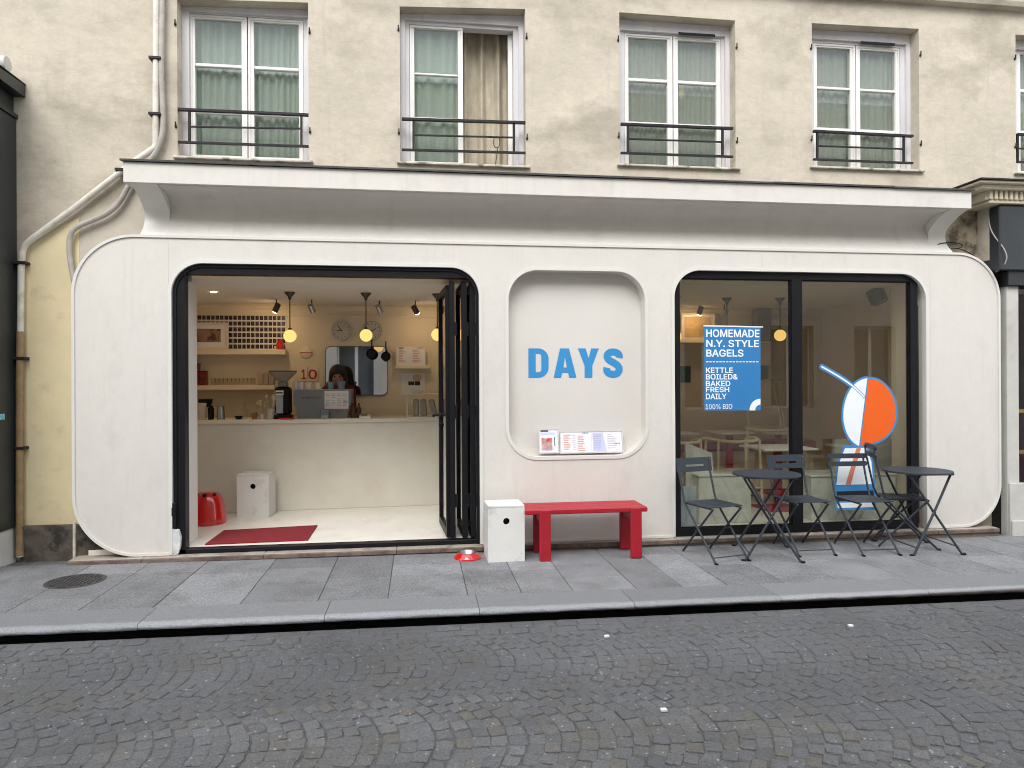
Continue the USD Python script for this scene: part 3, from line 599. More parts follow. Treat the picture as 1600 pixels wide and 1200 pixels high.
# ---- café room
ZF, ZC, YB = .10, 2.50, 2.72
room = thing('cafe_room', 'cream painted café room seen through the open doorway and the big window', 'room')
obj('floor', bx(-2.8, 5.6, .121, YB, .0, ZF), FLOORW, room)
obj('ceiling', bx(-2.8, 5.6, .182, YB+.1, ZC, ZC+.1), CEILM, room)
obj('back_wall', bx(-2.8, 5.6, YB, YB+.1, ZF, ZC), CREAM, room)
obj('side_wall', bx(-2.9, -2.75, .2, YB, ZF, ZC), CREAM, room)
obj('side_wall', bx(5.5, 5.6, .2, YB, ZF, ZC), CREAM, room)
fw = sbox(-2.75, -.2, 5.5, 2.56).difference(unary_union([sbox(X(303, .47), -1, .56, 2.47), sbox(2.40, .09, 4.90, 2.49)]))
obj('front_wall', flat(fw, .183, .46), CREAM, room)
obj('picture_rail', bx(-2.75, 5.5, YB-.02, YB-.001, Z(450, 494, YB), Z(450, 491, YB)), CREAM, room)
obj('cornice', profx(Polygon([(YB-.001, ZC-.07), (YB-.001, ZC-.001), (YB-.08, ZC-.001), (YB-.03, ZC-.02)]), -2.74, 5.49), CREAM, room)

# ---- shops on either side
lx = X(28, YW, 500)
zc1, zc0 = Z(38, 143, YW), Z(30, 183, YW)
ls = thing('dark_shopfront', 'dark green-black shopfront projecting at the left edge', 'shopfront')
obj('body', bx(-7.5, lx, -.42, .178, Z(28, 822, YW), zc0-.02, .008), DARKGREEN, ls)
obj('frieze', bx(-7.5, lx-.02, -.40, .178, zc0+.015, zc1-.05, .008), DARKGREEN, ls)
obj('moulding', profx(Polygon([(.178, zc0-.02), (-.45, zc0-.02), (-.46, zc0), (-.43, zc0+.015), (.178, zc0+.015)]), -7.5, lx+.012), DARKGREEN, ls)
obj('cornice', profx(Polygon([(.178, zc1-.05), (-.42, zc1-.05), (-.47, zc1-.01), (-.55, zc1), (-.55, zc1+.03), (.178, zc1+.05)]), -7.5, X(40, YW, 140)), DARKGREEN, ls)
obj('flashing', bx(-7.5, X(41, YW, 140), -.56, .178, zc1+.052, zc1+.062), IRON, ls)
obj('stone_base', bx(-7.5, X(26.5, YW, 850), -.44, .178, -.06, Z(28, 822, YW)-.002, .01), STONEW, ls)
# rolled awning box above it
obj('awning_roll', tube([(-7.5, .02, zc1+.16), (X(12, .02, 110), .02, zc1+.16)], .06, 12), STONEW, ls, smooth=50)
st_ = obj('sticker', bx(lx+.0005, lx+.003, at(6, 648, -.05)[1]-.1, -.02, Z(12, 656, -.1), Z(12, 647, -.1), .0005), mat('teal_sticker', (.15, .42, .50), .5, .5, 60.), ls)

rs = thing('stone_shopfront', 'pale stone and dark timber shopfront cut by the right edge', 'shopfront')
ry = -.02
r0, r1, r2 = X(1574, ry, 600), X(1592.5, ry, 600), X(1562, .1, 600)
rzb = Z(1580, 838, ry)
obj('pilaster', bx(r0, r1, ry, .178, rzb, Z(1585, 447, ry), .006), STONEW, rs)
obj('plinth', cat_(bx(r0-.0, r1+.03, ry-.03, ry-.001, rzb, Z(1585, 754, ry), .006), bx(r0-.0, r1+.07, ry-.055, ry-.031, rzb, Z(1585, 812, ry), .006)), STONEW, rs)
obj('dark_edge', bx(X(1561.5, .15, 600), r0-.002, .06, .178, rzb-.05, Z(1565, 420, .06), .004), DARKGREEN, rs)
obj('sign_board', bx(X(1562, -.1, 390), 9.5, -.10, .178, Z(1580, 422, -.1), Z(1580, 321, -.1), .01), mat('slate_panel', (.022, .026, .030), .4, .2, 5.), rs)
obj('side_panel', bx(X(1548, .08, 390), X(1562, -.1, 390)-.002, .02, .178, Z(1555, 408, .05), Z(1555, 318, .05), .006), GREYP, rs)
obj('transom', bx(r0-.02, 9.5, -.06, .178, Z(1585, 446, -.06), Z(1585, 423, -.06), .006), DARKGREEN, rs)
ez0, ez1 = Z(1580, 317, -.15), Z(1580, 287, -.2)
WARMST = mat('warm_stone', (.66, .59, .44), .8, .1, 8., .2, 40.)
obj('entablature', cat_(bx(X(1546, -.13, 320), 9.5, -.13, .178, ez0, ez0+.03, .004), bx(X(1544, -.15, 300), 9.5, -.12, .178, ez0+.031, ez1-.055, .004), bx(X(1538, -.22, 290), 9.5, -.2, .178, ez1-.054, ez1-.012, .006), bx(X(1533, -.25, 287), 9.5, -.25, .178, ez1-.011, ez1+.012, .004)), WARMST, rs)
obj('lead_cap', bx(X(1532, -.26, 285), 9.5, -.27, .178, ez1+.0125, ez1+.03, .003), IRON, rs)
x = X(1547, -.15, 305)
while x < 7.2: obj('dentil', bx(x, x+.032, -.15, -.121, ez0+.034, ez1-.058, .002), WARMST, rs); x += .055
obj('shop_window', bx(r1+.002, 9.5, .10, .11, .3, Z(1590, 447, .1), .001), GLASSC, rs)
obj('stall_riser', bx(r1+.002, 9.5, .04, .178, rzb-.02, Z(1596, 778, .04), .004), DARKGREEN, rs)
obj('dark_interior', cat_(bx(5.9, 9.5, 1.6, 1.7, -.1, 3), bx(5.88, 5.9, .55, 1.6, -.1, 3), bx(5.9, 9.5, .55, 1.6, 2.86, 2.9), bx(5.9, 9.5, .55, 1.6, .1, .14), bx(9.4, 9.5, .55, 1.6, .14, 2.86)), mat('plum', (.035, .006, .02), .8), rs)
obj('brass_rail', cat_(*[bx(r1, 9.5, .115, .14, Z(1597, q, .13)-.02, Z(1597, q, .13)+.02, .004) for q in (642, 706)]), mat('brass', (.5, .33, .1), .3, .1, 9., metal=1.), rs)
# loose cables at the right end of the panel
cb = thing('loose_cable', 'thin loose cable looping over the right end of the white panel', 'cable')
lp = [at(1462+22*1+20*math.cos(a), 384+5*math.sin(a), .10) for a in np.linspace(math.pi, 3.3*math.pi, 30)]
obj('loop', tube(lp, .005, 6), BLACK, cb, smooth=True)
obj('tail', tube(smoothline([at(1495, 388, .10), at(1510, 393, .08), at(1525, 402, .06)], 12), .005, 6), BLACK, cb, smooth=True)
w2 = obj('wall_cable', tube(smoothline([at(1545, 340, .0), at(1548, 358, .0), at(1556, 372, -.06), at(1568, 388, -.11), at(1573, 402, -.12), at(1570, 412, -.1), at(1556, 425, -.02)], 30), .006, 6), PIPEG, smooth=True)
tag(w2, 'grey cable hanging beside the dark sign board', 'cable')

# ---- opposite side of the street (behind the camera; it shades the street and stands in the reflections)
opp = thing('opposite_building', 'pale plastered house across the street, behind the viewer', 'building')
OY = -8.6
OPPM = mat('opposite_plaster', (.42, .395, .345), .9, .08, 1.5)
ops, wi = [], []
for fl_ in range(2):
    for k in range(11):
        x = -10.5 + k*2.05; z = .9 + fl_*3.1
        p = sbox(x, z, x+1.05, z+(1.95 if fl_ else 1.9)); ops.append(p); wi.append(p)
obj('wall', flat(sbox(-13, -.2, 15, 8.2).difference(unary_union(ops)), OY, OY-.3), OPPM, opp)
for p in wi:
    wf = obj('window', flat(p.buffer(-.002).difference(unary_union([affinity.scale(q, .86, .94) for q in (sbox(p.bounds[0], p.bounds[1], p.bounds[0]+.52, p.bounds[3]), sbox(p.bounds[0]+.53, p.bounds[1], p.bounds[2], p.bounds[3]))])), OY-.2, OY-.26), CASEP, opp)
    obj('pane', flat(p.buffer(-.03), OY-.225, OY-.23), mat(f'far_pane_{len(used)}', (.06, .07, .08), .05, .3, 1.), wf) if p is wi[0] else obj('pane', flat(p.buffer(-.03), OY-.225, OY-.23), FARP, wf)
    if p is wi[0]: FARP = UsdShade.Material(stage.GetPrimAtPath(f'/World/Looks/far_pane_{len(used)-1}')) if False else mat('far_pane', (.06, .07, .08), .05, .3, 1.)
obj('pavement', slope_sheet(-25, 25, -8.6, -6.6, .03, .2), SLAB, opp)

# ================================================================== THINGS ON THE PAVEMENT
def local(parent_xy): return (parent_xy[0], parent_xy[1], gz(parent_xy[0]))
def box_stool(loc, w, d, h, label, rz=0):
    t = thing('box_stool', label, 'stool', loc, rz)
    hz = h*.72; hole = Point(0, hz).buffer(.028, 16)
    fp = sbox(-w/2, 0, w/2, h-.018).difference(hole)
    obj('front', flat(fp, -d/2, -d/2+.016), BOXW, t)
    obj('carcass', cat_(bx(-w/2, -w/2+.016, -d/2+.0165, d/2, 0, h-.018, .002), bx(w/2-.016, w/2, -d/2+.0165, d/2, 0, h-.018, .002), bx(-w/2+.0165, w/2-.0165, d/2-.016, d/2, 0, h-.018, .002)), BOXW, t)
    obj('lid', bx(-w/2, w/2, -d/2, d/2, h-.0165, h, .003), BOXW, t)
    obj('hole_lining', bx(-w/2+.02, w/2-.02, -d/2+.05, -d/2+.056, .02, h-.03), BLACK, t)  # added black sheet stands in for the shaded inside behind the finger hole
    return t
bl, br = on(762, 879), on(820, 878)
hz_ = Z(790, 790, bl[1]) - gz(.7)
box_stool((( bl[0]+br[0])/2, bl[1]+.15, gz(.7)), br[0]-bl[0], .30, hz_, 'white box stool with round finger hole on the pavement, left of the red bench', 1.5)

bn = thing('bench', 'red painted plank bench below the niche', 'bench', (1.42, 0, gz(1.42)))
b0, b1 = X(821.5, -.5, 797)-1.42, X(1012, -.45, 793)-1.42
hb = .437
ya, yb = -.455, -.085
for k in range(3):
    w_ = (yb-ya)/3; obj('seat_plank', bx(b0, b1, ya+k*w_+.003, ya+(k+1)*w_-.003, hb-.042, hb, .007), RED, bn)
for s in (0, 1):
    lx0 = (on(842, 875)[0] if s == 0 else on(983, 870)[0])-1.42; lx1 = lx0+.094
    for (p, q) in ((ya-.008, ya+.04), (yb-.05, yb)): obj('leg', bx(lx0, lx1, p, q, 0, hb-.0425 if p > ya else hb-.002, .007), RED, bn)
    obj('rail', bx(lx0+.02, lx1-.02, ya+.041, yb-.051, hb-.13, hb-.043, .004), RED, bn)

dbw = on(731, 872); db = thing('dog_bowl', 'shiny red and steel dog bowl on the pavement before the doorway', 'bowl', (dbw[0], dbw[1], gz(dbw[0])))
obj('body', lathe([(.118, 0), (.12, .006), (.113, .018), (.090, .046), (.083, .052), (.077, .049), (.073, .044)], n=32), REDGLOSS, db, smooth=50)
obj('steel_dish', lathe([(.0, .016), (.05, .016), (.066, .038), (.076, .053), (.084, .055), (.084, .052)], n=32), STEEL, db, smooth=50)

mh = on(118, 908); mr = .205
mc = thing('manhole_cover', 'round cast iron cover set in the pavement at the left', 'manhole cover', (mh[0], mh[1], gz(mh[0])))
obj('plate', lathe([(0, -.004), (mr, -.004), (mr, .0035), (mr-.012, .0045), (mr-.014, .002), (0, .002)], n=40), mat('cast_iron', (.05, .048, .048), .6, .3, 30., .8, 70.), mc)
ribs = []
for a in range(-5, 6):
    for b in range(-5, 6):
        if (a*.034)**2+(b*.034)**2 < (mr-.03)**2: ribs.append(bx(a*.034-.011, a*.034+.011, b*.034-.004, b*.034+.004, .0025, .0055, .001) if (a+b) % 2 else bx(a*.034-.004, a*.034+.004, b*.034-.011, b*.034+.011, .0025, .0055, .001))
obj('tread', cat_(ribs), IRON, mc, kind='stuff')

def bistro_chair(loc, rz, label, plate, sc=1.0, w=.335):
    """Faces local -y; folding steel chair."""
    t = thing('bistro_chair', label, 'chair', loc, rz, )
    hw = w/2; H_ = .82*sc; sh = .455
    for s in (-1, 1):
        x = s*hw
        pts = [(x, .275, H_), (x, .262, H_-.1), (x*1.0, .20, sh+.06), (x, .165, sh-.02), (x, -.25, .008)]
        obj('front_leg', tube(smoothline(pts, 14) if False else pts, .0095, 8), CHARC, t, smooth=50)
        xi = s*(hw-.022)
        obj('back_leg', tube([(xi, -.19, sh-.01), (xi, .02, .235), (xi, .235, .008)], .0095, 8), CHARC, t, smooth=50)
        obj('foot', tube([(x, -.245, .006), (x, -.275, .005)], .011, 8), BLACK, t, smooth=50)
        obj('pivot', tube([(x+s*.012, .005, .235), (xi-s*.012, .005, .235)], .007, 6), CHARC, t)
    obj('front_stretcher', tube([(-hw, -.215, .045), (hw, -.215, .045)], .005, 6), CHARC, t)
    obj('rear_stretcher', tube([(-hw+.022, .185, .06), (hw-.022, .185, .06)], .005, 6), CHARC, t)
    for k in range(6):
        yy = .165 - k*.062; obj('seat_slat', bx(-hw-.012, hw+.012, yy-.024, yy+.024, sh-.004, sh+.004, .002), CHARC, t)
    obj('seat_rail', cat_(bx(-hw+.01, -hw+.03, -.17, .17, sh-.018, sh-.005), bx(hw-.03, hw-.01, -.17, .17, sh-.018, sh-.005)), CHARC, t)
    if plate:
        p = rrect(-hw-.022, H_-.115, hw+.022, H_+.012, .008).difference(rrect(-hw*.62, H_-.068, hw*.62, H_-.050, .008))
        m = flat(p, .264, .269); obj('back_plate', rotx(m, -7, (0, .27, H_-.05)), CHARC, t)
        obj('rivet', cat_(ball((hw, .262, H_-.006), .005, 1), ball((-hw, .262, H_-.1), .005, 1), ball((hw, .262, H_-.1), .005, 1)), STEEL, t)
    else:
        for zz in (H_+.0, H_-.075):
            obj('back_slat', rotx(flat(rrect(-hw-.03, zz-.023, hw+.03, zz+.023, .02), .258, .270), -7, (0, .265, zz)), CHARC, t)
    return t
def place(xy): return (xy[0], xy[1], gz(xy[0]))
bistro_chair(place((2.535, -.455)), 14, 'charcoal folding chair with slotted plate back, beside the left end of the window', True)
bistro_chair(place((3.43, -.33)), 0, 'charcoal folding chair with slotted plate back, behind the left round table', True)
bistro_chair(place((4.005, -.385)), -2, 'charcoal folding chair with two slat back, turned from the right table', False)
bistro_chair(place((4.45, -.29)), 70, 'charcoal folding chair with two slat back, standing against the glass behind the right table', False, 1.12, .30)
def bistro_table(c, rz, label, h=.715, r=.288, fw=.222, fd=.28):
    t = thing('bistro_table', label, 'table', place(c), rz)
    obj('top', lathe([(0, h-.004), (r-.01, h-.004), (r-.006, h-.016), (r-.002, h-.016), (r, h-.006), (r-.002, h), (0, h+.0005)], n=48), CHARC, t, smooth=40)
    for s in (-1, 1):
        y_ = s*fd
        yt = s*(fd-.10)
        for q in (-1, 1):
            off = .006*q
            obj('leg', tube([(q*fw, y_+off, .01), (0, (y_+yt)/2+off, h*.52), (-q*fw*.85, yt+off, h-.018)], .0105, 8), CHARC, t, smooth=50)
            obj('foot', tube([(q*fw, y_+off, .008), (q*(fw+.035), y_+off, .006)], .012, 8), BLACK, t, smooth=50)
        obj('top_rail', bx(-fw, fw, yt-.008, yt+.008, h-.03, h-.005, .002), CHARC, t)
        obj('cross_pin', tube([(0, y_-.02 - s*.05, h*.52), (0, y_+.02 - s*.05, h*.52)], .008, 6), CHARC, t)
    for q in (-1, 1): obj('stretcher', tube([(q*fw*.88, -fd+.006, .07), (q*fw*.88, fd-.006, .07)], .0055, 6), CHARC, t)
    return t
bistro_table((3.03, -.45), -17, 'round charcoal bistro table between the two plate backed chairs')
bistro_table((4.515, -.41), -4, 'round charcoal bistro table at the right end of the window')
for k, (px, py) in enumerate(((948, 977), (1329, 961), (1037, 1087))):
    p = on(px, py); o = obj('litter', bx(p[0]-.015, p[0]+.015, p[1]-.012, p[1]+.012, gz(p[0])-.074, gz(p[0])-.062, .002), PAPER)
    tag(o, ['scrap of white litter on the road edge below the red bench', 'white litter on the cobbles below the right round table', 'bit of white litter on the cobbles near the front middle'][k], 'litter')

# ---- signs in the niche
def leaner(name, label, cat, px0, px1, pt, pb, y, tilt=-8):
    x0, x1, z0, z1 = pxbox(px0, px1, pt, pb, y); t = thing(name, label, cat, ((x0+x1)/2, y, z0)); w, h = x1-x0, z1-z0
    R = lambda m: rotx(m, tilt, (0, 0, 0))
    obj('frame', R(flat(sbox(-w/2, 0, w/2, h).difference(sbox(-w/2+.008, .008, w/2-.008, h-.008)), -.008, .006)), FRAMEP, t)
    return t, w, h, R
NB = .838
t, w, h, R = leaner('small_sign', 'small upright framed flyer with red picture in the niche', 'sign', 842, 874, 670, 708.5, .06)
obj('sheet', R(bx(-w/2+.01, w/2-.01, -.002, .002, .01, h-.01)), PAPER, t)
obj('picture', R(cat_(flat(sbox(-w*.36, h*.12, w*.16, h*.62), -.0035, -.0022))), mat('flyer_picture', (.55, .35, .33), .5, .4, 14., tint=(.55, .03, .02), tscale=11., tlo=.5, thi=.6), t)
obj('title', R(cat_(flat(sbox(-w*.4, h*.88, -w*.02, h*.94), -.0035, -.0022), flat(sbox(w*.26, h*.3, w*.30, h*.66), -.0035, -.0022))), INK, t)
obj('text_lines', R(cat_(*[flat(sbox(-w*.4, h*q, w*RNG.uniform(.2, .4), h*(q+.018)), -.0035, -.0022) for q in (.83, .79, .75, .2, .16)])), LILAC, t)
t, w, h, R = leaner('menu_sign', 'wide framed menu of two sheets in the niche', 'sign', 875, 974, 673, 708, .06)
obj('sheet', R(bx(-w/2+.01, -.001, -.002, .002, .01, h-.01)), PAPER, t)
obj('sheet', R(bx(.001, w/2-.01, -.002, .002, .01, h-.01)), PAPER, t)
obj('blue_column', R(flat(Polygon([(.012, h*.08), (w*.24, h*.08), (w*.18, h*.9), (.012, h*.9)]), -.0032, -.0021)), LILAC, t)
rl, dl = [], []
for k in range(9):
    zz = h*(.80-.08*k)
    rl += [flat(sbox(-w*.44, zz, -w*.44+w*RNG.uniform(.07, .12), zz+h*.03), -.0034, -.0022), flat(sbox(-w*.22, zz-.01, -w*.22+w*RNG.uniform(.07, .12), zz-.01+h*.03), -.0034, -.0022)]
    dl += [flat(sbox(-w*.30, zz, -w*.25, zz+h*.02), -.0034, -.0022), flat(sbox(w*.25, zz, w*.25+w*RNG.uniform(.05, .2), zz+h*.02), -.0034, -.0022), flat(sbox(w*.03, zz, w*.15, zz+h*.022), -.0044, -.0033)]
obj('red_lines', R(cat_(rl)), PINKINK, t)
obj('grey_lines', R(cat_(dl)), mat('grey_ink', (.42, .42, .5), .7), t, kind='stuff')
def small_text(txt, x0, x1, z0, z1, y, m, parent, R=lambda q: q, name='lettering'):
    tm = meshkit.text_mesh(txt, .1, .001, True); v = tm.vertices; lo, hi = v.min(0), v.max(0)
    s, q = (x1-x0)/(hi[0]-lo[0]), (z1-z0)/(hi[1]-lo[1])
    return obj(name, R(trimesh.Trimesh(np.stack([x0+(v[:, 0]-lo[0])*s, y-v[:, 2], z0+(v[:, 1]-lo[1])*q], 1), tm.faces, process=False)), m, parent)
small_text('DAYS', -w*.14, -w*.05, h*.86, h*.93, -.0022, BLUE, t, R)
small_text('DAYS', w*.36, w*.45, h*.38, h*.44, -.0022, INK, t, R)

# ---- poster and decal on the window glass
yg = .0595
po = thing('poster', 'blue bagel poster with white lettering on the left window pane', 'poster')
obj('sheet', flat(pxpoly([(1100, 509), (1188, 511.5), (1188.5, 641), (1100.5, 641.5)], yg), yg-.0016, yg-.0002), POSTERB, po)
obj('tape', flat(pxpoly([(1099, 508), (1192, 510), (1192, 511.8), (1099, 510)], yg), yg-.0032, yg-.0018), WPRINT, po)
for txt, x0, x1, b, tp in (('HOMEMADE', 1103.4, 1186.5, 527, 514.8), ('N.Y. STYLE', 1103.4, 1185.8, 542.4, 531), ('BAGELS', 1103.4, 1161.6, 557.4, 546), ('KETTLE', 1103, 1145, 582.8, 574.3), ('BOILED&', 1103, 1152.5, 593, 584.3), ('BAKED', 1103, 1141, 603.6, 595), ('FRESH', 1103, 1139.3, 612.8, 604.8), ('DAILY', 1103, 1135, 623.8, 615), ('100% BIO', 1102.5, 1144, 639.2, 631.3)):
    obj('lettering', text_at(txt, x0, x1, b, tp, yg-.0017, .0012, bold=txt != '100% BIO'), WPRINT, po)
obj('dashed_line', cat_(*[flat(pxpoly([(1103+k*5.2, 564.6), (1106.7+k*5.2, 564.6), (1106.7+k*5.2, 566), (1103+k*5.2, 566)], yg), yg-.003, yg-.0018) for k in range(16)]), WPRINT, po)
c_ = at(1188, 641, yg); rr_ = X(1188, yg)-X(1171, yg)
obj('ring', flat(Point(c_[0], c_[2]).buffer(rr_, 24).difference(Point(c_[0], c_[2]).buffer(rr_*.48, 24)).intersection(sbox(c_[0]-1, c_[2], c_[0], c_[2]+1)), yg-.003, yg-.0018), WPRINT, po)
de = thing('window_decal', 'abstract orange, white and blue vinyl shapes on the right window pane', 'decal')
orange = pxpoly([tuple(p) for p in smoothline([(1357, 592), (1376, 597), (1391, 613), (1399, 636), (1397, 662), (1384, 682), (1364, 692), (1344, 697)], 30)], yg)
white1 = pxpoly([tuple(p) for p in smoothline([(1355, 591), (1338, 598), (1326, 613), (1318, 640), (1320, 668), (1330, 688), (1342, 697)], 30)], yg)
stick = LineString([tuple(at(*p, yg)[[0, 2]]) for p in smoothline([(1284, 573), (1305, 585), (1328, 600), (1350, 620)], 16)])
body_ = pxpoly([(1322, 700), (1352, 700), (1360, 722), (1363, 760), (1364, 792), (1310, 792), (1308, 760), (1312, 725)], yg).buffer(.03).buffer(-.02)
outl = unary_union([orange, white1]).buffer(.020).union(stick.buffer(.026)).union(body_.buffer(.020))
obj('blue_outline', flat(outl, yg-.0012, yg-.0002), BLUEV, de)
obj('orange_shape', flat(orange, yg-.0024, yg-.0013), ORANGE, de)
obj('white_shape', flat(white1.difference(orange.buffer(.006)).difference(stick.buffer(.014)), yg-.0024, yg-.0013), WPRINT, de)
obj('white_stripe', flat(stick.buffer(.008), yg-.0024, yg-.0013), WPRINT, de)
bands = {'white_block': ((700, 757), WPRINT), 'black_band': ((767, 782), BLACKV), 'white_band': ((785, 793), WPRINT)}
for nme, ((a, b), m_) in bands.items():
    obj(nme, flat(body_.intersection(sbox(2, Z(1336, b, yg), 6, Z(1336, a, yg))), yg-.0024, yg-.0013), m_, de)
obj('orange_stripe', flat(pxpoly([(1338, 700), (1345, 700), (1329, 757), (1321, 757)], yg), yg-.0036, yg-.0025), mat('salmon_vinyl', (.62, .2, .12), .4), de)

# ================================================================== INSIDE THE CAFÉ
YC = 1.76
def onfloor(px, py):
    d = ray(px, py); return EYE + d*((ZF-EYE[2])/d[2])
ct = thing('counter', 'long cream painted counter facing the doorway', 'counter')
cz = Z(500, 655, YC-.03)
m = bx(-2.74, .62, YC, YC+.58, ZF, cz-.045, .006); obj('front', rotz(m, 3.2, (-2.1, YC, 0)), COUNTER, ct)
m = bx(-2.74, .66, YC-.035, YC+.62, cz-.0445, cz, .008); obj('top', rotz(m, 3.2, (-2.1, YC, 0)), COUNTER, ct)
mt = [onfloor(*p) for p in ((320, 852), (350, 830), (496, 822), (481, 845))]
o = obj('door_mat', plan(Polygon([(p[0], max(p[1], .135)) for p in mt]), ZF+.001, ZF+.011), REDMAT); tag(o, 'dark red mat on the white floor just inside the doorway', 'mat')
dp = onfloor(327, 818)
dm = thing('red_stand', 'glossy red dome shaped stand with holes inside the doorway at left', 'stand', (dp[0]-.02, dp[1]+.02, ZF))
hd = Z(327, 768, dp[1])-ZF
prof = [(.175, 0), (.178, .01), (.172, hd*.3), (.155, hd*.62), (.13, hd*.84), (.09, hd*.97), (.04, hd*1.0), (0, hd)]
obj('shell', lathe(smoothline(prof, 30), n=40), REDGLOSS, dm, smooth=60)
for a in (-2.4, -1.57, -.7): 
    n_ = np.array([math.cos(a)*.55, math.sin(a)*.55, .83]); p_ = np.array([math.cos(a)*.108, math.sin(a)*.108, hd*.925])
    obj('hole', tube([p_-n_*.01, p_+n_*.004], .022, 14), BLACK, dm)
sp = [onfloor(371, 810), onfloor(421, 809)]
box_stool(((sp[0][0]+sp[1][0])/2, sp[0][1]+.14, ZF), sp[1][0]-sp[0][0], .28, Z(395, 741, sp[0][1])-ZF, 'white box stool with round finger hole against the counter inside', -3)

# ---- lamps
def pendant(px, py, y, label):
    c = at(px, py, y); t = thing('pendant_lamp', label, 'lamp', (c[0], y, c[2]), group=None)
    hc = ZC - c[2]
    obj('globe', ball((0, 0, 0), .068, 3), GLOBE, t, smooth=True)
    obj('stem', tube([(0, 0, .066), (0, 0, hc-.05)], .006, 8), BRONZE, t)
    obj('canopy', lathe([(.0, hc-.08), (.014, hc-.08), (.02, hc-.05), (.055, hc-.012), (.06, hc-.002), (0, hc-.002)], n=20), BRONZE, t, smooth=40)
    obj('collar', lathe([(0, .06), (.02, .06), (.018, .085), (0, .085)], n=14), BRONZE, t)
pendant(453, 525, 1.5, 'globe pendant lamp left of the wall clocks')
pendant(572, 524, 1.5, 'globe pendant lamp before the right wall clock')
pendant(683.5, 523, 1.5, 'globe pendant lamp half hidden by the folded glass doors')
pendant(1056, 526, 1.5, 'globe pendant lamp cut by the left edge of the big window')
pendant(1136, 524, 1.55, 'pendant lamp whose globe hides behind the blue poster')
pendant(1219, 524, 1.5, 'globe pendant lamp right of the blue poster')
def spot(px, py, y, dirx, lit, label):
    c = at(px, py, y); t = thing('spot_lamp', label, 'lamp', (c[0], y, c[2]))
    d = np.array([dirx, .55, -.75]); d /= np.linalg.norm(d)
    obj('head', tube([-d*.05, d*.05], .034, 14), STEEL if not lit else BRONZE, t, smooth=50)
    obj('arm', tube([(0, 0, .02), (0, 0, ZC-c[2]-.002)], .007, 6), BRONZE, t)
    obj('lens', tube([d*.0505, d*.054], .03, 14), SPOTL if lit else STEEL, t)
for a in ((432, 481, 2.15, -.45, True, 'lit ceiling spot above the photo wall, left of a pendant'), (487, 482, 2.15, .3, False, 'unlit ceiling spot between two pendants'), (593, 483, 2.2, .35, False, 'unlit ceiling spot above the mirror'), (649, 484, 2.15, .45, True, 'ceiling spot turned right towards the menu board'), (1094, 485, 2.3, .0, True, 'ceiling spot over the lit picture behind the window'), (1132, 490, 2.2, -.35, False, 'ceiling spot beside the poster pendant stem')):
    spot(*a)
c = at(334, 467, 1.55); dl_ = thing('downlight', 'small lit recessed downlight in the ceiling at left', 'lamp', (c[0], 1.55, ZC))
obj('ring', lathe([(.034, -.002), (.045, -.002), (.044, -.006), (.034, -.006)], n=20), CHROME, dl_); obj('lens', lathe([(0, -.003), (.033, -.003), (.033, -.0035), (0, -.0035)], n=18), SPOTL, dl_)

# ---- back wall things
yb_ = YB-.003
def shelf(name, px0, px1, pt, pb, depth, label, m=CREAM):
    x0, x1, z0, z1 = pxbox(px0, px1, pt, pb, YB-depth); o = obj(name, bx(x0, x1, YB-depth, YB-.001, z0, z1, .004), m); tag(o, label, 'shelf'); return z1
zs1 = shelf('wall_shelf', 250, 446, 546, 554, .2, 'upper cream wall shelf carrying the framed picture')
zs2 = shelf('wall_shelf', 250, 429, 602, 609.5, .2, 'lower cream wall shelf with red tins and glasses')
zs3 = shelf('wall_shelf', 617, 672, 571.5, 576, .12, 'small cream ledge under the menu board')
zs4 = shelf('wall_shelf', 1030, 1206, 533, 536, .2, 'cream wall shelf behind the window carrying the lit picture')
pg = thing('photo_board', 'board of many small photographs on the wall above the upper shelf', 'photo board')
x0, x1, z0, z1 = pxbox(308, 446, 492, 546, YB-.02)
obj('backing', bx(x0, x1, YB-.012, YB-.002, z0, z1), PAPER, pg)
PH = usdkit.material(stage, '/World/Looks/small_photos', {'g': ('geometry', {}), 'r': ('rgb_ramp', {'ramp': [(0, (.03, .02, .025)), (.3, (.16, .07, .06)), (.5, (.05, .045, .06)), (.7, (.3, .18, .14)), (1, (.08, .03, .05))]}),
    'n': ('noise_texture', {'scale': 38., 'detail': 2.}), 'nr': ('map_range', {'from_min': .42, 'from_max': .58, 'to_min': .3, 'to_max': 2.2}), 'm': ('mix', {'mix_type': 'multiply', 'fac': 1.}), 'p': ('principled_bsdf', {'roughness': .4})},
    [('g.random_per_island', 'r.fac'), ('g.position', 'n.vector'), ('n.fac', 'nr.value'), ('r.color', 'm.color1'), ('nr.result', 'm.color2'), ('m.color', 'p.base_color')], surface='p.BSDF')
ph = []; nc, nr = 20, 6; cw, ch = (x1-x0)/nc, (z1-z0)/nr
for a in range(nc):
    for b in range(nr): ph.append(bx(x0+a*cw+cw*.1, x0+(a+1)*cw-cw*.1, YB-.0145, YB-.0122, z0+b*ch+ch*.14, z0+(b+1)*ch-ch*.14, .0003))
obj('photos', cat_(ph), PH, pg, kind='stuff')
def picture(name, label, px0, px1, pt, pb, y, fmat, mount, art, mw, lean=0):
    x0, x1, z0, z1 = pxbox(px0, px1, pt, pb, y); t = thing(name, label, 'picture', ((x0+x1)/2, y, z0)); w, h = x1-x0, z1-z0
    R = lambda m: rotx(m, lean, (0, 0, 0))
    obj('frame', R(flat(sbox(-w/2, 0, w/2, h).difference(sbox(-w/2+.018, .018, w/2-.018, h-.018)), -.015, .006)), fmat, t)
    obj('mount', R(bx(-w/2+.018, w/2-.018, 0, .004, .018, h-.018)), mount, t)
    obj('print', R(bx(-w/2+mw, w/2-mw, -.003, -.0005, mw*1.05, h-mw*.9)), art, t)
    return t
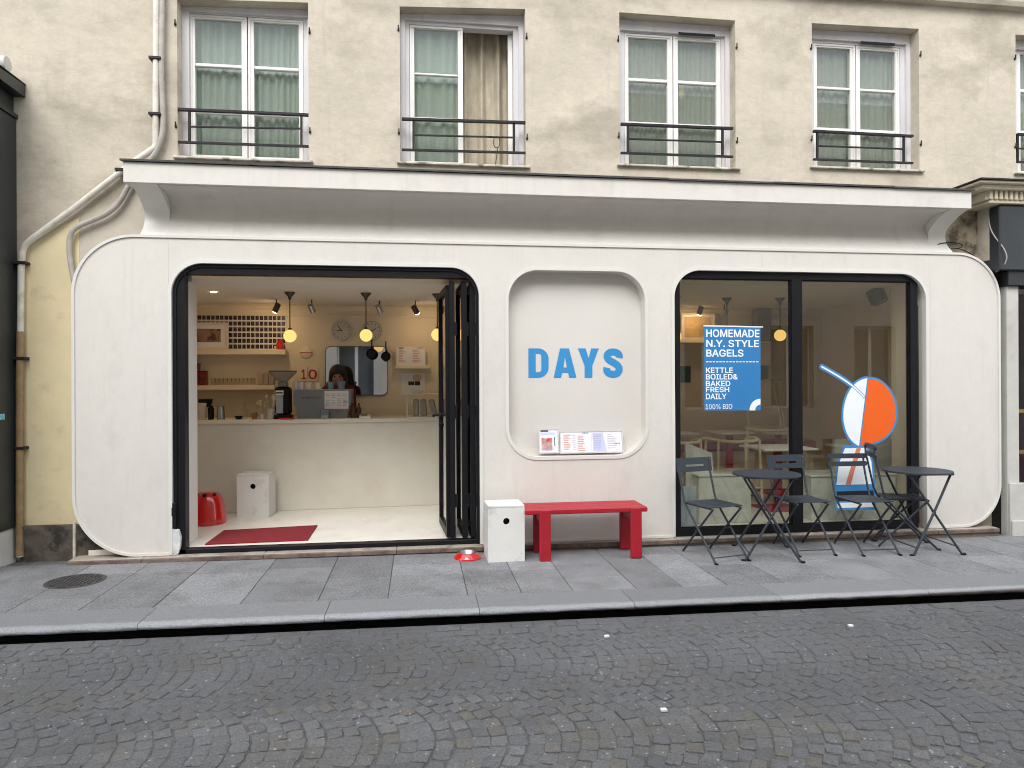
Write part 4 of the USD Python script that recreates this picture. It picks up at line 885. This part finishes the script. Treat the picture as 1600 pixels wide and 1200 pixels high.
picture('framed_picture', 'wide mounted brownish picture leaning on the upper shelf', 290, 356.5, 504, 546, YB-.13, CREAM, PAPER, mat('brown_print', (.28, .17, .11), .6, .3, 8., tint=(.10, .035, .03), tscale=9., tlo=.5, thi=.6), .085)
picture('framed_picture', 'large pale framed picture under the spot, on the shelf behind the window', 1064, 1117, 490, 533, YB-.14, CREAM, PAPER, mat('ochre_print', (.62, .42, .2), .6, .1, 6.), .05)
def clock(px, py, dpx, label, hh, mm):
    y = YB-.03; c = at(px, py, y); r = (X(px+dpx/2, y, py)-X(px-dpx/2, y, py))/2
    t = thing('wall_clock', label, 'clock', (c[0], y, c[2]))
    circ = lambda q: Point(0, 0).buffer(q, 24)
    obj('rim', flat(circ(r).difference(circ(r*.93)), -.012, .028), STEEL, t); obj('dial', flat(circ(r*.93), .0, .006), mat(f'dial_{int(px)}', (.62, .56, .46), .3, .03, 4.), t)
    obj('marks', cat_(*[flat(affinity.rotate(sbox(-r*.035, r*.68, r*.035, r*.82), k*30, origin=(0, 0)), -.002, -.0002) for k in range(12)]), INK, t)
    for a, L in ((hh, .5), (mm, .68)): obj('hand', flat(affinity.rotate(sbox(-r*.035, -r*.1, r*.035, r*L), -a, origin=(0, 0)), -.005, -.003), BLACK, t)
clock(533.5, 516.5, 31, 'left round wall clock beyond the counter', 272, 325); clock(581, 517, 31, 'right round wall clock, behind a globe lamp', 60, 225)
c = at(478, 551, YB-.03); wl = thing('wall_disc', 'round cream dome with a red line on the wall beside the mirror', 'wall lamp', (c[0], YB-.002, c[2]))
obj('dome', ball((0, 0, 0), .078, 3, (1, .4, 1)), CREAM, wl, smooth=True); obj('red_line', bx(-.074, .074, -.0345, -.02, -.001, .007, .001), REDINK, wl)
mx0, mx1, mz0, mz1 = pxbox(508, 606, 541, 618, YB-.02)
mi = thing('mirror', 'rounded wall mirror behind the espresso machine', 'mirror')
mp_ = rrect(mx0, mz0, mx1, mz1, .075)
obj('glass', flat(mp_.buffer(-.008), YB-.016, YB-.003), MIRROR, mi); obj('rim', flat(mp_.difference(mp_.buffer(-.0075)), YB-.022, YB-.002), BRONZE, mi)
for k, (px, py, r) in enumerate(((581, 553, .068), (603, 557, .06))):
    c = at(px, py, YB-.1); fp_ = thing('frying_pan', ['round dark pan hanging before the mirror', 'dark pan hanging at the right edge of the mirror'][k], 'pan', (c[0], YB-.1, c[2]))
    obj('pan', rotx(lathe([(0, 0), (r*.8, 0), (r, .022), (r*.97, .022), (r*.77, .003), (0, .003)], n=24), 90, (0, 0, 0)), BLACK, fp_, smooth=40)
    obj('handle', bx(-.008, .008, -.012, -.004, r, r+.13), BLACK, fp_)
    obj('hook', tube([(0, -.008, r+.125), (0, .095, r+.14)], .003, 6), IRON, fp_)
x0, x1, z0, z1 = pxbox(463, 497.5, 573, 596, YB-.02)
cal = thing('calendar', 'two leaf wall calendar showing a big red 10', 'calendar')
for a, b in ((x0, (x0+x1)/2-.002), ((x0+x1)/2+.002, x1)): obj('leaf', bx(a, b, YB-.012, YB-.002, z0, z1), CREAM, cal)
small_text('1', x0+(x1-x0)*.22, x0+(x1-x0)*.43, z0+(z1-z0)*.15, z0+(z1-z0)*.82, YB-.0122, REDINK, cal); small_text('0', x0+(x1-x0)*.54, x0+(x1-x0)*.93, z0+(z1-z0)*.15, z0+(z1-z0)*.82, YB-.0122, REDINK, cal)
x0, x1, z0, z1 = pxbox(619, 665, 541, 571.5, YB-.09)
mb = thing('menu_board', 'framed two column menu board standing on the small ledge', 'sign', ((x0+x1)/2, YB-.09, z0)); w, h = x1-x0, z1-z0
obj('board', bx(-w/2, w/2, 0, .008, 0, h), PAPER, mb); obj('frame', flat(sbox(-w/2, 0, w/2, h).difference(sbox(-w/2+.008, .008, w/2-.008, h-.008)), -.006, -.0005), CREAM, mb)
obj('text_lines', cat_(*[flat(sbox(a, h*(.78-.085*k), a+w*RNG.uniform(.12, .28), h*(.81-.085*k)), -.002, -.0005) for k in range(8) for a in (-w*.42, w*.06)]), PINKINK, mb)
obj('heading', cat_(flat(sbox(-w*.42, h*.88, -w*.25, h*.93), -.002, -.0005)), INK, mb); small_text('DAYS', w*.24, w*.42, h*.88, h*.93, -.0005, INK, mb)
x0, x1, z0, z1 = pxbox(626, 664, 583, 617, YB-.02)
pr = thing('art_print', 'unframed black and white print taped below the small ledge', 'picture', (x0, YB-.002, z0)); w, h = x1-x0, z1-z0
obj('sheet', bx(0, w, -.004, 0, 0, h), PAPER, pr); obj('black_shape', cat_(flat(sbox(w*.31, h*.45, w*.55, h*.62), -.006, -.0045), flat(sbox(w*.57, h*.44, w*.80, h*.62), -.006, -.0045)), BLACKV, pr)
obj('pale_shape', flat(affinity.scale(Point(w*.68, h*.78).buffer(w*.19, 16), 1, .8), -.0055, -.0045), mat('fleshy', (.55, .42, .33), .6, .1, 9.), pr)
x0, x1, z0, z1 = pxbox(668, 690, 586, 612, YB-.02); o = obj('note_sheet', bx(x0, x1, YB-.005, YB-.002, z0, z1), CREAM); tag(o, 'plain sheet pinned right of the art print', 'paper')

# ---- things on the shelves
def stand(name, prof, px, zb, y, m, label, cat, n=18, group=None):
    x = X(px, y, 600); t = lathe(prof, (x, y, zb), n); o = obj(name, t, m, smooth=40); tag(o, label, cat, group); return o
ys = YB-.11
TIN = mat('red_tin', (.25, .02, .018), .4, .3, 14., tint=(.02, .012, .02), tscale=14.)
for k, (px, lv) in enumerate(((306.5, 0), (306.5, 1), (318.5, 0), (318.5, 1), (306.5, 2))):
    c0 = X(px, ys); hh = .088; o = thing('tea_tin', ['red tea tin at the bottom left of the shelf stack', 'red tea tin in the middle left of the shelf stack', 'red tea tin at the bottom right of the shelf stack', 'red tea tin on top of the right pair', 'topmost red tea tin of the shelf stack'][k], 'tin', (c0, ys, zs2+lv*hh+.001))
    obj('body', bx(-.04, .04, -.04, .04, 0, hh*.8, .004), TIN, o); obj('lid', bx(-.042, .042, -.042, .042, hh*.8+.0005, hh-.002, .004), mat(f'tin_lid_{k}', (.03, .015, .02), .4), o)
for k in range(11):
    stand('drinking_glass', [(.0, .002), (.024, .002), (.029, .085), (.0275, .085), (.0225, .006), (0, .006)], 333+k*6.3, zs2+.001, ys-.02+.03*(k % 2), GLASSC, 'clear glass in the row on the lower shelf', 'glass', 14, 'glasses on the lower shelf')
for k, px in enumerate((408, 416.5, 425)):
    x = X(px, ys); o = obj('paper_bag', bx(x-.03, x+.03, ys-.05, ys+.05, zs2+.001, zs2+.145, .005), mat(f'bag_{k}', (.42-.05*k, .34-.03*k, .25), .6, .1, 6.)); tag(o, ['leftmost upright packet beside the grinder on the lower shelf', 'middle upright packet on the lower shelf', 'right packet on the lower shelf, nearest the grinder'][k], 'packet')
o = stand('red_jar', [(0, 0), (.045, 0), (.048, .01), (.048, .075), (.03, .095), (.03, .12), (.0, .12)], 438, zs1+.001, YB-.1, REDGLOSS, 'glossy red lidded jar on the right end of the upper shelf', 'jar')
o = stand('white_cup', [(0, 0), (.018, 0), (.025, .045), (.022, .045), (.016, .004), (0, .004)], 431.5, zs1+.001, YB-.1, WTRIM, 'small white cup beside the red jar', 'cup')

# ---- things on the counter
zk = cz+.001
yk = YC+.16
def ck(px): return X(px, yk, 650)
def vase(name, prof, px, m, label, cat, dy=0, z=None): return stand(name, prof, px, zk if z is None else z, yk+dy, m, label, cat, 20)
vase('paper_bag', [(0, 0), (.05, 0), (.052, .12), (.056, .185), (.05, .185), (.046, .02), (0, .02)], 314, mat('bag_cream', (.62, .56, .47), .8, .1, 12.), 'pale crinkled bag on the left end of the counter', 'bag')
vase('dark_flask', [(0, 0), (.03, 0), (.034, .12), (.02, .15), (.02, .16), (0, .16)], 329.5, BLACK, 'slim dark flask on the counter beside the bag', 'flask')
vase('milk_jug', [(0, 0), (.045, 0), (.042, .08), (.036, .14), (.038, .15), (.035, .15), (.038, .02), (0, .02)], 345, STEEL, 'steel milk jug on the counter', 'jug')
vase('black_pot', [(0, 0), (.04, 0), (.075, .05), (.08, .09), (.07, .095), (0, .09)], 321, BLACK, 'wide dark pot under the lower shelf', 'pot', .3, zk+.13)
vase('small_jar', [(0, 0), (.028, 0), (.03, .07), (.02, .08), (0, .08)], 397.5, mat('amber', (.3, .17, .08), .3), 'small amber jar on the counter', 'jar')
vase('bottle', [(0, 0), (.03, 0), (.03, .1), (.012, .15), (.012, .19), (0, .19)], 382.5, GLASSC, 'clear bottle standing on the counter', 'bottle', .1)
vase('small_bowl', [(0, 0), (.03, 0), (.045, .035), (.042, .035), (.028, .004), (0, .004)], 373, BLACK, 'small dark bowl on the counter', 'bowl')
def cutlery(px, n, r, hh, label, dy=0):
    x = ck(px); t = thing('utensil_cup', label, 'cup', (x, yk+dy, zk))
    obj('cup', lathe([(0, 0), (r, 0), (r, hh), (r*.9, hh), (r*.88, .006), (0, .006)], n=20), WTRIM, t, smooth=40)
    for k in range(n):
        a = RNG.uniform(0, 6.28); p = np.array([r*.4*math.cos(a), r*.4*math.sin(a), .02]); q = np.array([r*1.3*math.cos(a), r*1.0*math.sin(a), hh+RNG.uniform(.07, .14)])
        obj('spoon', cat_(tube([p, q], .0055, 6), ball((0, 0, 0), .019, 1, (1, .6, 1.3)).apply_translation(q)), WOODL, t)
cutlery(423.5, 9, .04, .115, 'tall white cup of wooden spoons beside the grinder'); cutlery(409, 8, .032, .06, 'low white cup of wooden spoons on the counter', .02)
# grinder
gx = ck(441); gr_ = thing('coffee_grinder', 'black and steel coffee grinder with wide hopper on the counter', 'grinder', (gx, yk+.05, zk))
obj('base', bx(-.085, .10, -.10, .10, 0, .045, .006), BLACK, gr_)
obj('body', bx(-.08, .085, -.06, .10, .046, .36, .02), BLACK, gr_)
obj('front_panel', bx(-.065, .015, -.075, -.0605, .06, .31, .006), STEEL, gr_)
obj('badge', bx(-.066, .02, -.08, -.0755, .27, .32, .003), PAPER, gr_); obj('badge_print', bx(-.06, .012, -.0812, -.0803, .285, .303, .0002), INK, gr_)
obj('neck', bx(-.05, .05, -.04, .08, .361, .42, .01), GREYM, gr_)
obj('hopper', lathe([(.03, .421), (.06, .43), (.13, .50), (.15, .52), (.15, .53), (.0, .53)], n=28), mat('smoky_plastic', (.30, .25, .20), .2, .1, 6.), gr_, smooth=40)
obj('hopper_lid', lathe([(0, .5305), (.153, .5305), (.153, .543), (0, .543)], n=28), mat('brown_lid', (.10, .05, .05), .4), gr_, smooth=40)
# espresso machine
ex0, ex1 = ck(458), ck(548); ew = ex1-ex0
em = thing('espresso_machine', 'grey espresso machine on the counter with a menu sheet on its back', 'coffee machine', ((ex0+ex1)/2, yk+.02, zk))
hb0 = Z(500, 610, yk)-zk
obj('body', flat(Polygon([(-ew*.43, .0), (ew*.43, 0), (ew*.47, hb0*.45), (ew*.5, hb0*.5), (ew*.5, hb0), (-ew*.5, hb0), (-ew*.5, hb0*.5), (-ew*.465, hb0*.45)]), 0, .40), GREYM, em)
obj('top_rail', bx(-ew*.5, ew*.5, .01, .39, hb0+.001, hb0+.012, .004), STEEL, em)
small_text('LA MARZOCCO', -ew*.37, -ew*.015, hb0*.70, hb0*.78, -.0003, mat('dark_red_print', (.12, .02, .03), .4), em)
obj('menu_sheet', flat(sbox(ew*.04, hb0*.33, ew*.46, hb0*.98), -.004, -.0006), PAPER, em)
obj('sheet_lines', cat_(*[flat(sbox(ew*(.06+.1*q), hb0*(.86-.06*k), ew*(.06+.1*q)+ew*.07, hb0*(.875-.06*k)), -.0052, -.0042) for k in range(8) for q in range(4) if RNG.random() > .2]), mat('grey_print', (.35, .35, .4), .6), em)
small_text('DAYS', ew*.36, ew*.44, hb0*.56, hb0*.61, -.0042, INK, em)
for k, (px, r, hh, m_) in enumerate(((462, .024, .055, WTRIM), (471, .033, .05, WTRIM), (483, .033, .05, WTRIM), (497, .03, .045, CREAM), (517, .038, .05, mat('cup_blue', (.16, .24, .30), .3)), (533, .046, .055, mat('cup_blue_2', (.14, .2, .26), .3)))):
    o = stand('cup', [(0, 0), (r*.8, 0), (r*1.15, hh*1.7), (r*1.07, hh*1.7), (r*.7, .005), (0, .005)], px, zk+hb0+.0125, yk+.06, m_, ['small white cup at the left end of the espresso machine top', 'second white cup on the espresso machine', 'third white cup on the espresso machine', 'cream cup in the middle of the espresso machine top', 'smaller blue-grey bowl on the espresso machine', 'larger blue-grey bowl at the right of the espresso machine'][k], 'cup')
o = thing('card_reader', 'small grey card reader before the espresso machine', 'card reader', (ck(508.5), YC+.09, zk)); obj('body', rotx(bx(-.045, .045, -.012, .012, 0, .10, .006), -15, (0, 0, 0)), GREYM, o); obj('screen', rotx(bx(-.035, .035, -.0145, -.0125, .035, .085, .001), -15, (0, 0, 0)), mat('screen_teal', (.10, .17, .18), .2), o)
o = obj('red_box', bx(ck(439), ck(462), YC+.0, YC+.06, zk, zk+.016, .003), REDINK); tag(o, 'flat red box lying before the grinder', 'box')
o = thing('brown_bottle', 'pair of brown bottles right of the espresso machine', 'bottle', (ck(556), yk+.05, zk))
for dx in (-.035, .03): obj('bottle', lathe([(0, 0), (.03, 0), (.03, .1), (.012, .14), (.012, .17), (0, .17)], (dx, 0, 0), 16), mat(f'brown_glass_{int(dx*100)+9}', (.09, .035, .018), .15), o, smooth=40)
o = thing('payment_terminal', 'pale payment terminal lying on the counter', 'terminal', (ck(572), YC+.1, zk)); obj('body', rotx(bx(-.07, .06, -.05, .05, 0, .035, .01), 12, (0, 0, 0)), WTRIM, o); obj('screen', rotx(bx(-.05, .02, -.03, .03, .0355, .037, .001), 12, (0, 0, 0)), INK, o)
# wire rack
rx0, rx1 = ck(636.5), ck(698); rz1 = Z(665, 615, yk)
rk = thing('wire_rack', 'white wire rack with bags inside at the right end of the counter', 'rack')
for yy in (yk-.12, yk+.12):
    for a, b in (((rx0, zk), (rx0, rz1)), ((rx1, zk), (rx1, rz1)), ((rx0, rz1), (rx1, rz1)), ((rx0, zk+.006), (rx1, zk+.006))): obj('wire', tube([(a[0], yy, a[1]), (b[0], yy, b[1])], .0055, 6), WTRIM, rk)
for xx_ in (rx0, rx1): obj('wire', tube([(xx_, yk-.12, rz1), (xx_, yk+.12, rz1)], .0055, 6), WTRIM, rk)
obj('shelf', bx(rx0, rx1, yk-.12, yk+.12, rz1-.004, rz1+.004), WTRIM, rk)
for k, a in enumerate((0, -4, -14)):
    m = bx(-.035, .035, -.06, .06, 0, .20, .015); m.apply_transform(trimesh.transformations.rotation_matrix(math.radians(a), (0, 1, 0))); m.apply_translation((rx0+.10+.095*k+(.03 if k == 2 else 0), yk, zk+.012))
    o = obj('coffee_bag', m, mat(f'coffee_bag_{k}', (.30, .27, .22), .5, .1, 8.), smooth=30); tag(o, ['leftmost upright coffee bag in the wire rack', 'middle coffee bag in the wire rack', 'tilted coffee bag in the wire rack'][k], 'bag')
o = obj('white_box', bx(ck(643), ck(662), yk-.05, yk+.05, rz1+.0045, rz1+.05, .004), WTRIM); tag(o, 'small white box on the wire rack', 'box')

# ---- barista
def person():
    import manifold3d as mf
    yp_ = 2.33; c = at(528.5, 584, yp_); hx, hz = c[0], c[2]
    t = thing('person', 'person with long dark hair and red top looking down behind the espresso machine', 'person', (hx, yp_, ZF))
    J = {k: np.array(v, float) for k, v in dict(head=(0, -.02, hz-ZF), jaw=(0, -.06, hz-ZF-.075), neck=(0, .0, hz-ZF-.14), chest=(0, .03, hz-ZF-.30), belly=(0, .05, hz-ZF-.52), hip=(0, .06, hz-ZF-.68),
         shl=(-.135, .02, hz-ZF-.21), shr=(.135, .02, hz-ZF-.21), ell=(-.17, -.05, hz-ZF-.45), elr=(.17, -.05, hz-ZF-.45), wl=(-.10, -.26, hz-ZF-.40), wr=(.08, -.26, hz-ZF-.40),
         hl=(-.07, -.33, hz-ZF-.41), hr=(.05, -.33, hz-ZF-.41), kl=(-.09, .03, .46), kr=(.09, .03, .46), fl=(-.10, .05, .07), fr=(.10, .05, .07), hpl=(-.08, .06, hz-ZF-.70), hpr=(.08, .06, hz-ZF-.70)).items()}
    rad = dict(head=.088, jaw=.05, neck=.05, chest=.105, belly=.10, hip=.115, shl=.06, shr=.06, ell=.042, elr=.042, wl=.03, wr=.03, hl=.034, hr=.034, kl=.06, kr=.06, fl=.045, fr=.045, hpl=.085, hpr=.085)
    def hull(a, b, g=0.):
        s = lambda k: mf.Manifold.sphere(rad[k]+g, 20).translate(tuple(J[k]))
        return mf.Manifold.batch_hull([s(a), s(b)])
    def build(pairs, g=0.):
        m = hull(*pairs[0], g)
        for p in pairs[1:]: m = m + hull(*p, g)
        q = m.refine_to_length(.03).to_mesh(); tm = trimesh.Trimesh(q.vert_properties[:, :3], q.tri_verts, process=True)
        return trimesh.smoothing.filter_taubin(tm, iterations=8)
    torso = [('neck', 'chest'), ('chest', 'belly'), ('belly', 'hip'), ('shl', 'chest'), ('shr', 'chest'), ('shl', 'shr'), ('shl', 'ell'), ('shr', 'elr')]
    obj('body', build([('head', 'jaw'), ('head', 'neck')] + torso + [('ell', 'wl'), ('elr', 'wr'), ('wl', 'hl'), ('wr', 'hr'), ('hip', 'hpl'), ('hip', 'hpr'), ('hpl', 'kl'), ('hpr', 'kr'), ('kl', 'fl'), ('kr', 'fr')]), SKIN, t, smooth=True)
    obj('top', build(torso, .009), mat('dark_red_cloth', (.09, .008, .012), .8), t, smooth=True)
    obj('trousers', build([('hip', 'hpl'), ('hip', 'hpr'), ('hpl', 'kl'), ('hpr', 'kr'), ('kl', 'fl'), ('kr', 'fr')], .008), BLACK, t, smooth=True)
    H0 = J['head']
    cap = mf.Manifold.batch_hull([mf.Manifold.sphere(.104, 28).translate((0, .008+H0[1], H0[2]+.012)), mf.Manifold.sphere(.085, 24).translate((0, .045+H0[1], H0[2]-.05))])
    for s in (-1, 1): cap = cap + mf.Manifold.batch_hull([mf.Manifold.sphere(.035, 16).translate((s*.072, H0[1]+.01, H0[2])), mf.Manifold.sphere(.03, 16).translate((s*.09, H0[1]+.01, H0[2]-.17)), mf.Manifold.sphere(.05, 16).translate((s*.03, H0[1]+.06, H0[2]-.15))])
    cut = mf.Manifold.sphere(.064, 24).scale((1, 1.5, 1.05)).translate((0, H0[1]-.085, H0[2]-.07)); cap = cap - cut
    q = cap.refine_to_length(.02).to_mesh(); hm = trimesh.smoothing.filter_taubin(trimesh.Trimesh(q.vert_properties[:, :3], q.tri_verts), iterations=6)
    obj('hair', hm, HAIR, t, smooth=True)
    for s in (-1, 1):
        obj('eye', ball((s*.03, H0[1]-.084, H0[2]-.035), .009, 1), BLACK, t)
        obj('ear', ball((s*.088, H0[1]+.0, H0[2]-.03), .018, 1, (1, 1, 1)), SKIN, t)
        base = J['hl' if s < 0 else 'hr']
        for k in range(5):
            a = -.05+.02*k; st = base+[(-.024+.012*k), -.02, 0]; L = (.04, .055, .06, .055, .042)[k]
            obj('finger', tube([st, st+[a*.2, -L*.6, -.008], st+[a*.25, -L, -.03]], [.0085, .008, .007], 8), SKIN, t, smooth=True)
    obj('nose', tube([(0, H0[1]-.088, H0[2]-.03), (0, H0[1]-.104, H0[2]-.062)], [.007, .012], 8), SKIN, t, smooth=True)
    obj('mouth', bx(-.018, .018, H0[1]-.098, H0[1]-.09, H0[2]-.096, H0[2]-.088, .002), mat('lips', (.3, .08, .07), .5), t)
person()

# ---- seating room behind the big window
def cafe_table(x, y, h, w, d, m_top, label, base=True):
    t = thing('cafe_table', label, 'table', (x, y, ZF))
    obj('top', bx(-w/2, w/2, -d/2, d/2, h-.022, h, .005), m_top, t)
    obj('column', bx(-.035, .035, -.035, .035, .02, h-.0225, .004), RED, t)
    obj('base', bx(-.21, .21, -.21, .21, 0, .0195, .006), RED, t)
    return t
tz = lambda py, y, px: Z(px, py, y)-ZF
T1 = 1.05; cafe_table((X(1166, T1, 700)+X(1263, T1, 700))/2, T1, tz(702, T1-.3, 1210), .62, .6, WTRIM, 'white topped red column table nearest the window mullion')
T2 = 2.1; cafe_table((X(1114, T2, 677)+X(1165, T2, 677))/2, T2, tz(676, T2-.2, 1140), X(1165, T2, 677)-X(1114, T2, 677), .5, WTRIM, 'white topped red column table at the back, under the poster')
cafe_table((X(1192, T2, 677)+X(1240, T2, 677))/2, T2, tz(676, T2-.2, 1216), .42, .5, WTRIM, 'white topped red column table at the back, beside the mullion')
cafe_table((X(1030, T2, 677)+X(1082, T2, 677))/2, T2, tz(677, T2-.2, 1056), .42, .5, WTRIM, 'white topped red column table at the back, at the left edge of the window')
x0, x1, z0, z1 = pxbox(1040, 1260, 690, 704, 2.4)
bq = thing('banquette', 'dark red padded bench along the back wall of the seating room', 'bench'); obj('seat', bx(x0, 5.2, 2.35, YB-.002, z0, z1, .015), mat('red_leather', (.30, .012, .02), .4, .1, 9.), bq); obj('plinth', bx(x0, 5.2, 2.42, YB-.002, ZF, z0-.002), CREAM, bq)
def wood_chair(x, y, rz, h, seat, label, w=.46):
    t = thing('wooden_chair', label, 'chair', (x, y, ZF), rz)
    arc = [(w/2*math.cos(a), .20*math.sin(a)+.0, h+.02*math.sin(a)) for a in np.linspace(math.pi*1.0, 2*math.pi+.0, 22)]
    obj('arm_rail', tube([(-w/2, .18, h-.01)]+arc+[(w/2, .18, h-.01)], [.014]+[.017]*len(arc)+[.014], 8), WOODL, t, smooth=50)
    for sx, sy in ((-1, -.13), (1, -.13), (-1, .16), (1, .16)):
        obj('leg', tube([(sx*(w/2-.03)*(1.0), sy, h-.005 if sy < 0 else h-.015), (sx*(w/2-.02), sy*1.05, seat), (sx*(w/2-.01), sy*1.2, .0)], [.012, .017, .012], 8), WOODL, t, smooth=50)
    obj('seat', rrect_plate(w-.04, .40, seat), mat(f'woven_{int(x*100)}', (.52, .44, .3), .8, .15, 40.), t)
    obj('rung', cat_(tube([(-w/2+.02, -.15, seat-.16), (w/2-.02, -.15, seat-.16)], .009, 6), tube([(-w/2+.02, .17, seat-.16), (w/2-.02, .17, seat-.16)], .009, 6)), WOODL, t)
    return t
def rrect_plate(w, d, z): return plan(rrect(-w/2, -d/2, w/2, d/2, .05), z-.02, z+.012)
yc1 = .85
wood_chair((X(1107, yc1)+X(1182, yc1))/2, yc1, 3, tz(685, yc1, 1145), .45, 'pale bentwood chair in the middle of the left pane, its curved rail facing out', X(1182, yc1)-X(1109, yc1))
wood_chair(X(1062, yc1), yc1, -4, tz(687, yc1, 1070), .45, 'pale bentwood chair cut by the left edge of the big window', .42)
# tall pale wooden chair hanging/standing right of the poster
hc = thing('high_chair', 'pale wooden high chair frame standing right of the blue poster', 'chair')
yh = 1.7
q = lambda px, py, dy=0: at(px, py, yh+dy)
for a, b in (((1208, 595), (1221, 668)), ((1165, 600), (1170, 668)), ((1214, 598), (1226, 668))): obj('post', tube([q(*a), q(*b)], .014, 8), WOODL, hc, smooth=50)
obj('top_rail', bar(q(1190, 594), q(1220, 593), .03, .02), WOODL, hc); obj('rail', bar(q(1170, 638), q(1215, 636), .022, .012), WOODL, hc)
obj('seat', cat_(tube(smoothline([q(1164, 669), q(1185, 672), q(1210, 673), q(1236, 671)], 16), .018, 8), tube(smoothline([q(1164, 668, .3), q(1236, 669, .3)][:2], 6), .016, 8)), WOODL, hc, smooth=50)
for a in ((1168, 670), (1232, 671)): obj('leg', tube([q(*a), np.array([q(*a)[0], yh, ZF])], .014, 8), WOODL, hc)
# pictures, boards, marble blocks
x0, x1, z0, z1 = pxbox(1052, 1080, 572, 597.5, YB-.03); o = obj('green_print', bx(x0, x1, YB-.02, YB-.003, z0, z1), mat('green_board', (.02, .07, .045), .4, .4, 12.)); tag(o, 'dark green print on the back wall left of the poster', 'picture')
x0, x1, z0, z1 = pxbox(1172, 1202, 571, 594, YB-.03); o = obj('dark_print', bx(x0, x1, YB-.02, YB-.003, z0, z1), mat('dark_board', (.035, .04, .035), .4, .4, 12.)); tag(o, 'dark print on the back wall right of the poster', 'picture')
x0, x1, z0, z1 = pxbox(1184, 1206, 482, 533, YB-.2); o = obj('grey_case', bx(x0, x1, YB-.19, YB-.02, z0, z1, .01), mat('grey_case', (.20, .18, .15), .6)); tag(o, 'grey case on the right end of the shelf behind the window', 'case')
MARB = mat('pale_marble', (.60, .62, .58), .3, .08, 3., tint=(.46, .48, .46), tscale=4., tlo=.5, thi=.65)
x0, x1, z0, z1 = pxbox(1092, 1174, 741, 818, .35); o = thing('marble_block', 'pale marble clad low table block behind the left chair', 'low table', ((x0+x1)/2, .35, ZF)); obj('block', bx(-(x1-x0)/2, (x1-x0)/2, 0, .40, 0, z1-ZF-.0225, .006), MARB, o); obj('top', bx(-(x1-x0)/2-.01, (x1-x0)/2+.01, -.01, .41, z1-ZF-.022, z1-ZF, .005), MARB, o)
x0, x1, z0, z1 = pxbox(1268, 1400, 741, 818, .35); o = thing('marble_block', 'pale marble clad low block behind the decal', 'low table', ((x0+x1)/2, .35, ZF)); obj('block', bx(-(x1-x0)/2, (x1-x0)/2, 0, .40, 0, z1-ZF-.0225, .006), MARB, o); obj('top', bx(-(x1-x0)/2-.01, (x1-x0)/2+.01, -.01, .41, z1-ZF-.022, z1-ZF, .005), MARB, o)
x0, x1, z0, z1 = pxbox(1066, 1092, 690, 818, .60); o = thing('partition', 'pale partition with sloping top at the left of the window', 'partition', (x0, .5, ZF)); obj('panel', flat(Polygon([(0, 0), (x1-x0+.12, 0), (x1-x0+.07, z1-ZF-.10), (0, z1-ZF)]), .0, .03), MARB, o); obj('edge', flat(Polygon([(x1-x0+.121, 0), (x1-x0+.15, 0), (x1-x0+.10, z1-ZF-.11), (x1-x0+.071, z1-ZF-.10)]), .0, .035), WTRIM, o)
x0, x1, z0, z1 = pxbox(1059, 1089, 760, 806, .12); o = obj('leaning_card', bx(x0, x1, .14, .145, ZF+.001, z1, .001), mat('blue_card', (.45, .52, .6), .5)); tag(o, 'pale bluish card leaning inside the window at its lower left', 'card')
x0, x1, z0, z1 = pxbox(1299, 1420, 686, 740, 1.2); o = thing('white_booth', 'white sloping sided booth end behind the decal', 'booth', (x0, 1.2, ZF)); obj('panel', flat(Polygon([(0, 0), (x1-x0, 0), (x1-x0, z1-ZF), (.05, z1-ZF)]), 0, .05), MARB, o)
c = at(1370, 463, .62); spk = thing('speaker', 'small dark loudspeaker angled under the ceiling at the right of the window', 'speaker', (c[0], .62, c[2]), 25)
obj('cabinet', rotx(bx(-.06, .06, -.07, .07, -.085, .085, .012), -22, (0, 0, 0)), mat('speaker_grey', (.05, .05, .05), .6), spk); obj('grille', rotx(bx(-.052, .052, -.076, -.0705, -.076, .076, .004), -22, (0, 0, 0)), IRON, spk); obj('bracket', bx(-.012, .012, .0, .02, .06, ZC-c[2], .002), IRON, spk)
obj('tweeter', rotx(lathe([(0, 0), (.018, 0), (.016, .006), (0, .008)], n=14), 68, (0, 0, 0)).apply_translation((-.02, -.085, -.04)), STEEL, spk)
